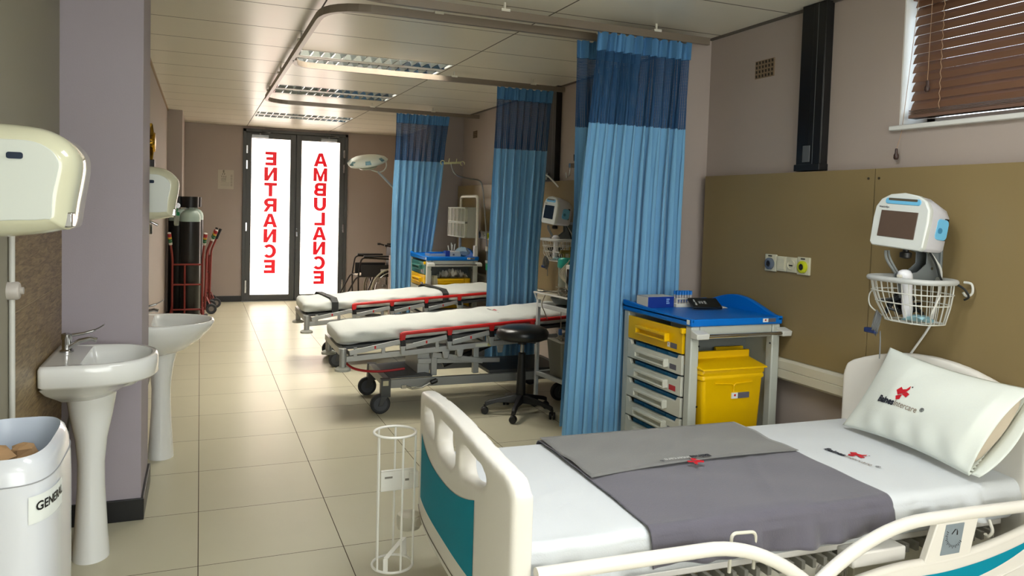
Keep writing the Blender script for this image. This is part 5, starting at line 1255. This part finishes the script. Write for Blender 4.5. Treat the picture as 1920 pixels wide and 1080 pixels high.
cl = MB().grid(lambda u, v: Vector((2.02 + .17 * u, 10.60 + .22 * v, .512 + .02 * math.sin(PI * u) * math.sin(PI * v) + .004 * math.sin(20 * u))), 10, 8)
tag(obj('seat_cloth', cl, mat('cloth_beige', (186, 172, 156), .8), solid=.01), 'small beige folded cloth lying on the wheelchair seat', 'cloth')
# ================================================================ the front hospital bed
BED = thing('hospital_bed', 'cream hospital bed with teal panels in the right foreground', 'bed', (1.8, 2.34, 0), math.radians(-2))
BX, BY = 1.8, 2.34
def L(x, y, z=0): return Vector((x - BX, y - BY, z))
IV = mat('bed_ivory', (238, 234, 226), .35)
TEAL = mat('bed_teal', (0, 142, 168), .6, spec=.15)
def board(x_out, thick, y0, y1, ztop, zbot, bulge, facing, openings=True, arch=.05):
    """moulded end board: sheet in the y/z plane, outer face bulging to `facing`"""
    yc = (y0 + y1) / 2; hw = (y1 - y0) / 2
    def X(y): 
        u = (y - yc) / hw
        return x_out - facing * bulge * (abs(u) ** 3.0)
    def top(y):
        u = abs((y - yc) / hw); return ztop + arch * (1 - u * u * 1.1)
    ops = []
    if openings:
        wd = 2 * hw * .205; g = .05
        for k in (-1, 0, 1):
            c = yc + k * (wd + g); ops.append((c - wd / 2, c + wd / 2))
    zo_top = lambda y: top(y) - .050
    zo_bot = lambda y: ztop - .125 + .055 * abs((y - yc) / hw) ** 2 * 1.4 + arch * .2
    def tp(y):
        r = .05; d = min(y - y0, y1 - y); return top(y) - (0 if d > r else r - math.sqrt(max(0, r * r - (r - d) ** 2)))
    def slab(ya, yb, fz0, fz1, n=40, grow=0.0):
        rg = []
        for i in range(n + 1):
            y = ya + (yb - ya) * i / n; xa = X(y) + facing * grow; xb = xa - facing * (thick + 2 * grow)
            rg.append([Vector((x - BX, y - BY, z)) for x, z in ((xa, fz0(y)), (xb, fz0(y)), (xb, fz1(y)), (xa, fz1(y)))])
        return rg
    mb = MB()
    if not ops: mb.loft(slab(y0, y1, lambda y: zbot, tp, 60))
    else:
        mb.loft(slab(y0, y1, lambda y: zbot, zo_bot, 60))
        mb.loft(slab(y0, ops[0][0], lambda y: zbot + .01, tp, 16)); mb.loft(slab(ops[-1][1], y1, lambda y: zbot + .01, tp, 16))
        mb.loft(slab(y0 + .03, y1 - .03, zo_top, lambda y: tp(y) + .001, 60, .001))
        for k in range(2):
            a, b2 = ops[k][1], ops[k + 1][0]; mb.loft(slab(a, b2, lambda y: zo_bot(y) - .02, lambda y: zo_top(y) + .02, 4))
        for a, b2 in ops:       # rounded opening corners
            for e_, sgn in ((a, 1), (b2, -1)):
                for q in range(4):
                    w_ = .026 * (1 - q / 4) ; h_ = .006 * (q + 1)
                    lo, hi = sorted((e_ - sgn * .002, e_ + sgn * w_))
                    mb.loft(slab(lo, hi, lambda y: zo_bot(y) - .01, lambda y, h_=h_: zo_bot(y) + h_, 2)); mb.loft(slab(lo, hi, lambda y, h_=h_: zo_top(y) - h_, lambda y: zo_top(y) + .01, 2))
    me = bpy.data.meshes.new('board'); me.from_pydata([tuple(p) for p in mb.v], [], mb.f)
    bm = bmesh.new(); bm.from_mesh(me); bmesh.ops.recalc_face_normals(bm, faces=bm.faces); bm.to_mesh(me); bm.free()
    return me, X, top
def mesh_obj(name, me, m, parent, bev, seg=3, angle=40):
    me.materials.append(m); me.polygons.foreach_set('use_smooth', [True] * len(me.polygons))
    me.set_sharp_from_angle(angle=math.radians(angle))
    o = bpy.data.objects.new(name, me); C.objects.link(o); o.parent = parent
    if bev:
        d = o.modifiers.new('bevel', 'BEVEL'); d.width = bev; d.segments = seg; d.limit_method = 'ANGLE'; d.angle_limit = math.radians(50)
    return o
def soften(o):
    d = o.modifiers.new('remesh', 'REMESH'); d.mode = 'VOXEL'; d.voxel_size = .0065; d.use_smooth_shade = True
    d = o.modifiers.new('smooth', 'SMOOTH'); d.factor = .6; d.iterations = 26
me, FXo, ftop = board(.752, .062, 1.805, 2.865, .775, .30, .045, -1, arch=.055)
fb = mesh_obj('footboard', me, IV, BED, 0, 4)
soften(fb)
# teal inlay on the outer face
ti = MB()
ya, yb_ = 2.03, 2.72
def teal(u, v):
    y = ya + (yb_ - ya) * u; w = (u - .5) * 2
    zt = .590 + .055 * abs(w) ** 2.2; zb = .40 + .0 * w
    z = zb + (zt - zb) * v
    return L(FXo(y) - .0015, y, z)
ti.grid(teal, 30, 8); obj('teal_inlay', ti, TEAL, fb, label='teal inlay panel')
obj('seam_line', MB().box(.80 - BX, 1.86 - BY, .34, .815 - BX, 2.8 - BY, .345).tube([L(FXo(y) - .001, y, .335) for y in [1.86 + .95 * k / 20 for k in range(21)]], .002, 6), mat('seam_dark', (120, 112, 98), .5), fb)
me, HX, htop = board(2.895, .05, 1.86, 2.77, .83, .28, .03, 1, openings=False, arch=.10)
soften(mesh_obj('headboard', me, IV, BED, 0, 4))
# chassis
ch = MB()
for y in (1.98, 2.66): ch.box(.86 - BX, y - .025 - BY, .27, 2.80 - BX, y + .025 - BY, .33)
for x in (.90, 1.45, 2.1, 2.74): ch.box(x - .03 - BX, 1.98 - BY, .28, x + .03 - BX, 2.66 - BY, .32)
ch.box(.95 - BX, 2.0 - BY, .12, 2.7 - BX, 2.04 - BY, .18).box(.95 - BX, 2.6 - BY, .12, 2.7 - BX, 2.64 - BY, .18).box(.95 - BX, 2.0 - BY, .12, 1.02 - BX, 2.64 - BY, .17).box(2.64 - BX, 2.0 - BY, .12, 2.7 - BX, 2.64 - BY, .17)
ch.bar(L(1.2, 2.2, .15), L(1.6, 2.2, .30), .04, .05).bar(L(2.2, 2.2, .15), L(2.5, 2.2, .30), .04, .05).bar(L(1.2, 2.45, .15), L(1.6, 2.45, .30), .04, .05)
obj('chassis', ch, CREAM, BED, bev=.004)
dk = MB().box(.87 - BX, 1.93 - BY, .375, 2.80 - BX, 2.74 - BY, .40).box(2.02 - BX, 1.855 - BY, .345, 2.25 - BX, 1.93 - BY, .395)
obj('mattress_deck', dk, IV, BED, bev=.006)
sl = MB()
for k in range(40): sl.box(.95 + .045 * k - BX, 1.90 - BY, .345, .965 + .045 * k - BX, 1.96 - BY, .375)
obj('deck_slats', sl, mat('deck_slat_grey', (140, 138, 128), .45), BED, bev=.002)
obj('underbed_box', MB().box(2.42 - BX, 2.0 - BY, .22, 2.78 - BX, 2.35 - BY, .36), mat('motor_box_dark', (58, 50, 44), .5), BED, bev=.006)
obj('actuator', MB().box(2.10 - BX, 1.93 - BY, .26, 2.22 - BX, 2.0 - BY, .36).cyl(L(2.0, 1.95, .33), L(2.12, 1.95, .33), .02), CREAM, BED, bev=.005)
obj('coiled_cable', MB().tube([L(1.99 + .035 * math.cos(a) + .002 * a, 1.94 + .02 * math.sin(a * .3), .29 + .04 * math.sin(a)) for a in [k * .5 for k in range(50)]], .0045, 6), mat('coil_pale', (190, 186, 176), .4), BED)
hp = MB().tube(arc_path([L(1.535, 1.86, .40), L(1.535, 1.855, .525), L(1.625, 1.855, .52), L(1.625, 1.86, .40)], .02), .0055, 8); obj('mattress_retainer', hp, CREAM, BED)
hp = MB().tube(arc_path([L(2.50, 1.86, .47), L(2.50, 1.835, .478), L(2.72, 1.835, .482), L(2.72, 1.86, .475)], .02), .0055, 8).tube(arc_path([L(2.64, 1.86, .44), L(2.64, 1.84, .40), L(2.61, 1.84, .385), L(2.60, 1.84, .40)], .02), .006, 8); obj('rail_hook', hp, CREAM, BED)
for x in (.98, 2.64):
    for y in (2.0, 2.64):
        o = obj('castor', MB().box(x - .03 - BX, y - .025 - BY, .07, x + .03 - BX, y + .025 - BY, .14), CREAM, BED, bev=.006)
        obj('wheel', MB().cyl(L(x, y - .03, .0625), L(x, y + .03, .0625), .0625, 26), RUBBER, o, bev=.008)
obj('corner_bumper', MB().lathe([(.02, .20), (.045, .205), (.05, .22), (.05, .245), (.045, .26), (.02, .265)], L(.77, 2.91), 24).tube([L(.80, 2.86, .24), L(.77, 2.91, .235)], .018, 10), CREAM, BED)
obj('corner_bumper', MB().lathe([(.02, .20), (.045, .205), (.05, .22), (.05, .245), (.045, .26), (.02, .265)], L(.79, 1.76), 24).tube([L(.82, 1.82, .24), L(.79, 1.76, .235)], .018, 10), CREAM, BED)

# lowered side rails on the near side (y = 1.79)
def side_rail(x0, x1, ztop, tilt, label, panel=True, y=1.785):
    """moulded rail: closed hoop, rounded outer corners, lower teal stripe"""
    W_ = x1 - x0
    def T(u, v):        # u along, v height 0..1 -> point; hoop shape
        return L(x0 + W_ * u, y, 0)
    outer = []
    N = 26
    def ztopf(u):       # dips steeply on the inner end, gently at the other
        return ztop - .16 * (1 - min(1, u / .42)) ** 2.0 - tilt * max(0, u - .6)
    pts = [(u, ztopf(u)) for u in [i / N for i in range(N + 1)]]
    tb = MB(); tb.tube([L(x0 + W_ * u, y, z) for u, z in pts], .0205, 16)
    o = obj('side_rail', tb, IV, BED, angle=80, label=label)
    def low(u): return ztopf(u) - .035 - .115 * math.sin(PI * min(1, u * 1.0) ** .9) ** .8
    lp = MB().tube([L(x0 + W_ * u, y + .004, low(u)) for u in [i / N for i in range(N + 1)]], .015, 12); obj('lower_hoop', lp, IV, o, angle=80)
    # body panel below
    bp_ = MB()
    for yy in (y - .012, y + .02):
        pass
    topl = [(x0 + W_ * u, low(u)) for u in [i / N for i in range(N + 1)]]
    bot = [(x0 + W_ * (1 - i / 8), .10 + .02 * math.sin(PI * i / 8)) for i in range(9)]
    bp_.prism([(a - BX, b2) for a, b2 in topl + bot], 'y', y - .010 - BY, y + .018 - BY)
    obj('rail_body', bp_, IV, o, bev=.004)
    ts = MB()
    def tf(u, v):
        uu = .08 + .84 * u; a = low(uu) - .035 - .0 * v; h = .055 * math.sin(PI * u) ** .6
        return L(x0 + W_ * uu, y - .0115, a - h * v)
    ts.grid(tf, 30, 3); obj('teal_stripe', ts, TEAL, o, smooth=False, label='teal stripe')
    rb = MB().tube([L(x0 + W_ * u, y - .011, low(u) - .115) for u in [.2 + .7 * i / 14 for i in range(15)]], [.001] + [.004] * 13 + [.001], 8); obj('moulded_rib', rb, IV, o)
    if panel:
        u0, u1 = .47, .60
        cm = MB().prism([(x0 + W_ * (u0 - .055) - BX, low(u0)), (x0 + W_ * (u1 + .01) - BX, low(u1)), (x0 + W_ * (u1 + .045) - BX, ztopf(u1)), (x0 + W_ * (u0 + .0) - BX, ztopf(u0))], 'y', y - .010 - BY, y + .016 - BY); obj('angle_gauge_post', cm, IV, o, bev=.004)
        zc = (low(.53) + ztopf(.53)) / 2; xc = x0 + W_ * .528
        gp = MB().prism([(xc - .052 - BX, zc - .052), (xc + .034 - BX, zc - .052), (xc + .052 - BX, zc + .050), (xc - .030 - BX, zc + .050)], 'y', y - .013 - BY, y - .009 - BY); g_ = obj('angle_gauge', gp, mat('gauge_grey', (138, 150, 158), .35), o, bev=.003, label='grey backrest-angle gauge')
        mk = MB()
        for k in range(17):
            a = math.radians(150 + 11 * k); cx_, cz = xc + .006, zc + .008; r0, r1 = .030, (.037 if k % 2 else .041)
            c, s = math.cos(a), math.sin(a)
            mk.add([L(cx_ + c * r0 - s * .001, y - .0136, cz + s * r0 + c * .001), L(cx_ + c * r1 - s * .001, y - .0136, cz + s * r1 + c * .001), L(cx_ + c * r1 + s * .0012, y - .0136, cz + s * r1 - c * .0012), L(cx_ + c * r0 + s * .0012, y - .0136, cz + s * r0 - c * .0012)], [(0, 1, 2, 3)])
        mk.add([L(xc - .008, y - .0137, zc + .018), L(xc - .005, y - .0137, zc + .015), L(xc + .012, y - .0137, zc + .031), L(xc + .009, y - .0137, zc + .034)], [(0, 1, 2, 3)])
        mk.add([L(xc + .014, y - .0137, zc + .034), L(xc + .021, y - .0137, zc + .024), L(xc + .021, y - .0137, zc + .012), L(xc + .015, y - .0137, zc + .012), L(xc + .016, y - .0137, zc + .024)], [(0, 1, 2, 3, 4)])
        obj('gauge_marks', mk, DARK, g_, smooth=False)
    return o
side_rail(1.80, 2.86, .515, .02, 'ivory head-end side rail with an angle gauge')
o = side_rail(1.78, .86, .522, .0, 'ivory foot-end side rail', False)

# mattress in a white sheet, grey draw sheet, pillow
def drape(x0, x1, hem, top, seed, amp, n=90, calm=False, ta=.003, ylo=1.885, yhi=2.775, r=.035, drop_far=.10, tuck=0):
    """cloth over the mattress: profile across y, swept along x"""
    prof = []
    mb = MB(); rnd = random.Random(seed); a = [rnd.uniform(0, 6.28) for _ in range(8)]
    K = []
    for j in range(8): K.append(('n', j / 8))
    for j in range(7): K.append(('c', j / 7))
    for j in range(26): K.append(('t', j / 26))
    for j in range(7): K.append(('d', j / 7))
    for j in range(5): K.append(('f', j / 4))
    def pt(u, k):
        x = x0 + (x1 - x0) * u; kind, v = k
        hm = hem(x)
        # straight creases for the side drop
        cr_ = amp * (math.sin(x * 34 + a[0]) * .5 + math.sin(x * 61 + a[1]) * .35 + math.sin(x * 17 + a[2]) * .6)
        if calm: cr_ *= 1 - .85 * math.exp(-((x - 1.73) / .50) ** 8)
        if kind == 'n':
            z = hm + (top - r - hm) * v; q = (1 - v); y = ylo - .004 - cr_ * q * 1.2 - abs(cr_) * .3 - .010 * q
        elif kind == 'c':
            b2 = v * PI / 2; y = ylo + r * (1 - math.cos(b2)); z = top - r + r * math.sin(b2); y -= cr_ * .25 * (1 - v)
        elif kind == 't':
            y = ylo + r + (yhi - ylo - 2 * r) * v; z = top + ta * (math.sin(7 * x + 5 * y + a[3]) * .5 + math.sin(19 * x - 11 * y + a[4]) * .22 + math.sin(13 * x + 27 * y + a[5]) * .2) + .004 * math.sin(PI * v) + ta * .9 * math.exp(-(((x - 1.85 - .5 * (y - 2.1)) / .012) ** 2)) * (1 if v < .6 else 0) * min(1, 6 * v)
        elif kind == 'd':
            b2 = v * PI / 2; y = yhi - r + r * math.sin(b2); z = top - r + r * math.cos(b2)
        else: y = yhi + .004; z = top - r - drop_far * v
        return L(x, y, z)
    m = len(K)
    vs = [pt(i / n, k) for i in range(n + 1) for k in K]
    mb.add(vs, [(i * m + j, i * m + j + 1, (i + 1) * m + j + 1, (i + 1) * m + j) for i in range(n) for j in range(m - 1)])
    return mb
MT = .553
mt = thing('mattress', 'bed mattress covered by a smooth white printed sheet on the front bed', 'mattress', (BX, BY, 0), math.radians(-2))
core = MB().box(.85 - BX, 1.90 - BY, .402, 2.835 - BX, 2.765 - BY, MT - .012); obj('core', core, SHEET, mt, bev=.03, seg=4)
wh = drape(.835, 2.845, lambda x: .455 - .035 * math.exp(-((x - 1.05) / .2) ** 2) + .012 * math.sin(9 * x) + .03 * math.exp(-((x - 1.73) / .42) ** 6), MT, 4, .022, n=220, calm=True)
ws = obj('white_sheet', wh, SHEET, mt, solid=.003, angle=180)
# end drops of the sheet
ed = MB()
for x, s in ((.838, 1), (2.842, -1)):
    ed.grid(lambda u, v: L(x + s * .0 - s * .004 * (1 - v), 1.888 + .884 * u, .42 + (MT - .42) * v - .03 * (abs(2 * u - 1) ** 12) * v), 20, 6)
obj('sheet_end', ed, SHEET, mt, solid=.003, angle=180)
def fl(cx_, cy_, z, ang, flip=1):
    c, s = math.cos(ang), math.sin(ang)
    return lambda x, y: L(cx_ + c * x - s * y, cy_ + s * x + c * y, z)
logo(fl(2.38, 2.265, MT + .0085, math.radians(-84)), mt, .205)
ds = thing('draw_sheet', 'grey draw sheet laid across the middle of the front bed', 'draw sheet', (BX, BY, 0), math.radians(-2))
DG = mat('draw_sheet_grey', (94, 91, 102), .8, bump=.12, bscale=180, sheen=.3); DL = mat('draw_sheet_pale', (114, 113, 111), .75, bump=.12, bscale=180, sheen=.3)
g = drape(1.262, 2.195, lambda x: .446 - .006 * math.sin(8 * x), MT + .0135, 9, .013, n=180, ta=.006, ylo=1.870, yhi=2.784, drop_far=.14)
o = obj('cloth', g, DG, ds, solid=.0035, angle=180)
pv = []
pl_ = MB()
def fp(u, v):
    x = 1.262 + .933 * u; y0 = 2.26 + .045 * math.sin(2.6 * u + .3) + .06 * u; y = y0 + (2.745 - y0) * v
    return L(x, y, MT + .0285 + .004 * math.sin(9 * u + 6 * v) * math.sin(PI * v) + .0025 * math.sin(23 * u - 14 * v) * math.sin(PI * v))
pl_.grid(fp, 50, 16); obj('pale_layer', pl_, DL, ds, solid=.002, angle=180, label='paler grey layer over the far half')  # separate paler grey sheet over the far half of the cloth
logo(fl(1.70, 2.353, MT + .0365, math.radians(181)), ds, .185, dark=mat('print_ink', (28, 30, 40), .7), pale=mat('print_white', (214, 214, 210), .7))

# pillow leaning on the headboard
pw = thing('pillow', 'plump white pillow with a printed logo, leaning on the headboard', 'pillow', (0, 0, 0))
BLp, BRp, TLp, TRp = Vector((2.675, 2.565, .575)), Vector((2.60, 1.90, .578)), Vector((2.785, 2.43, .945)), Vector((2.775, 1.80, .905))
nrm = Vector((-.88, -.12, .46)).normalized()
def pil(u, v, side, k=1.0, open_=True):
    # pull the sides in between the corners
    uu = u; vv = v
    cu = math.sin(PI * u); cv = math.sin(PI * v)
    p = (BLp * (1 - uu) + BRp * uu) * (1 - vv) + (TLp * (1 - uu) + TRp * uu) * vv
    along = (BRp - BLp).normalized(); up = (TLp - BLp).normalized()
    p = p + up * (.020 * cu * (1 - 2 * vv) * abs(1 - 2 * vv)) - along * (.022 * cv * (2 * uu - 1) * (1 if uu < .5 else 0))
    tu = min(1, (u / .28)) ** .55 if u < .28 else 1
    te = 1 if u < .9 else 1 - (u - .9) * 3.2
    t = .075 * tu * (max(0, math.sin(PI * min(max(v, 0), 1)))) ** .62 * te
    w = .007 * math.sin(30 * u + 5 * v) * math.exp(-((v - .08) / .18) ** 2) + .0022 * math.sin(14 * u - 9 * v)
    if side > 0: return p + nrm * (t * 1.0 + w * min(1, cv * 4) * tu) * k
    return p - nrm * (t * .45) * k
fr_ = MB()
fr_.grid(lambda u, v: pil(u, v, 1), 60, 34)
bk = MB().grid(lambda u, v: pil(u, v, -1), 40, 24)
for nm, m_ in (('case_front', fr_), ('case_back', bk)): obj(nm, m_, SHEETG, pw, solid=.002, angle=180)
# inner pillow showing at the open end
inn = MB()
def inner_p(a, k):
    c, s = math.cos(a), math.sin(a); v = .5 + .44 * s * k
    t = .06 * c * k
    base = pil(.965 - .10 * (1 - k ** 2) * -0 , v, 1, 0)
    return base + nrm * (t if c > 0 else t * .5) + (BRp - BLp).normalized() * (.028 * (1 - k * k))
rings = [[inner_p(2 * PI * j / 28, k) - (BRp - BLp).normalized() * d for j in range(28)] for k, d in ((.05, 0), (.35, 0), (.7, 0), (.92, .005), (1.0, .03), (1.0, .2))]
obj('inner_pillow', MB().loft(rings), mat('pillow_beige', (198, 184, 164), .85, bump=.1, bscale=150), pw, label='beige inner pillow showing at the open end', angle=80)
# loose flap of the case below the open end
fb_ = MB().grid(lambda u, v: pil(.985, .02 + .93 * v, -1) + (BRp - BLp).normalized() * (.075 * u * math.sin(PI * min(1, .12 + v * .9)) ** .5) + nrm * (.0 + .012 * math.sin(PI * v) * u), 6, 22)
obj('case_flap', fb_, SHEETG, pw, solid=.002, angle=180)
along = (BRp - BLp).normalized(); W0 = (BRp - BLp).length; H0 = (TLp - BLp).length
def on_pillow(x, y):
    u = .37 + x / W0; v = .40 + y / H0
    return pil(u, v, 1) + nrm * .0035
logo(on_pillow, pw, .205)

# drainage bottle holder hooked on the foot of the bed
t = thing('wire_bottle_holder', 'tall white round wire bottle holder standing off the foot of the bed', 'bottle holder', (.685, 2.78, .145))
HW = mat('holder_bright_white', (240, 238, 230), .35); wr = MB(); R0, R1 = .078, .076
for r, z in ((R1, .0), (R0, .505)): wr.tube([(r * math.cos(a), r * math.sin(a), z) for a in [2 * PI * j / 40 for j in range(40)]], .005, 8, closed=True)
for a in (-150, -80, -25, 75, 128): 
    c, s = math.cos(math.radians(a)), math.sin(math.radians(a)); wr.cyl((R1 * c, R1 * s, 0), (R0 * c, R0 * s, .505), .0042, 8)
obj('wire_cage', wr, HW, t)
obj('foot_strap', MB().bar((-.04, -.06, .002), (-.04, -.058, .05), .018, .003).bar((-.04, -.058, .05), (.055, .045, .075), .018, .003).bar((.055, .045, .075), (.06, .05, .0), .018, .003), HW, t, bev=.001)
obj('hook_plate', MB().box(-.035, .066, .255, .10, .069, .335).tube([(-.035, .068, .335), (.1, .068, .335)], .004, 6).box(.075, .055, .262, .11, .085, .325), HW, t, bev=.002)
obj('plate_slot', MB().box(-.02, .0645, .305, .01, .0662, .312).box(.06, .0645, .29, .075, .0662, .298), mat('slot_grey', (130, 126, 116), .5), t, smooth=False)
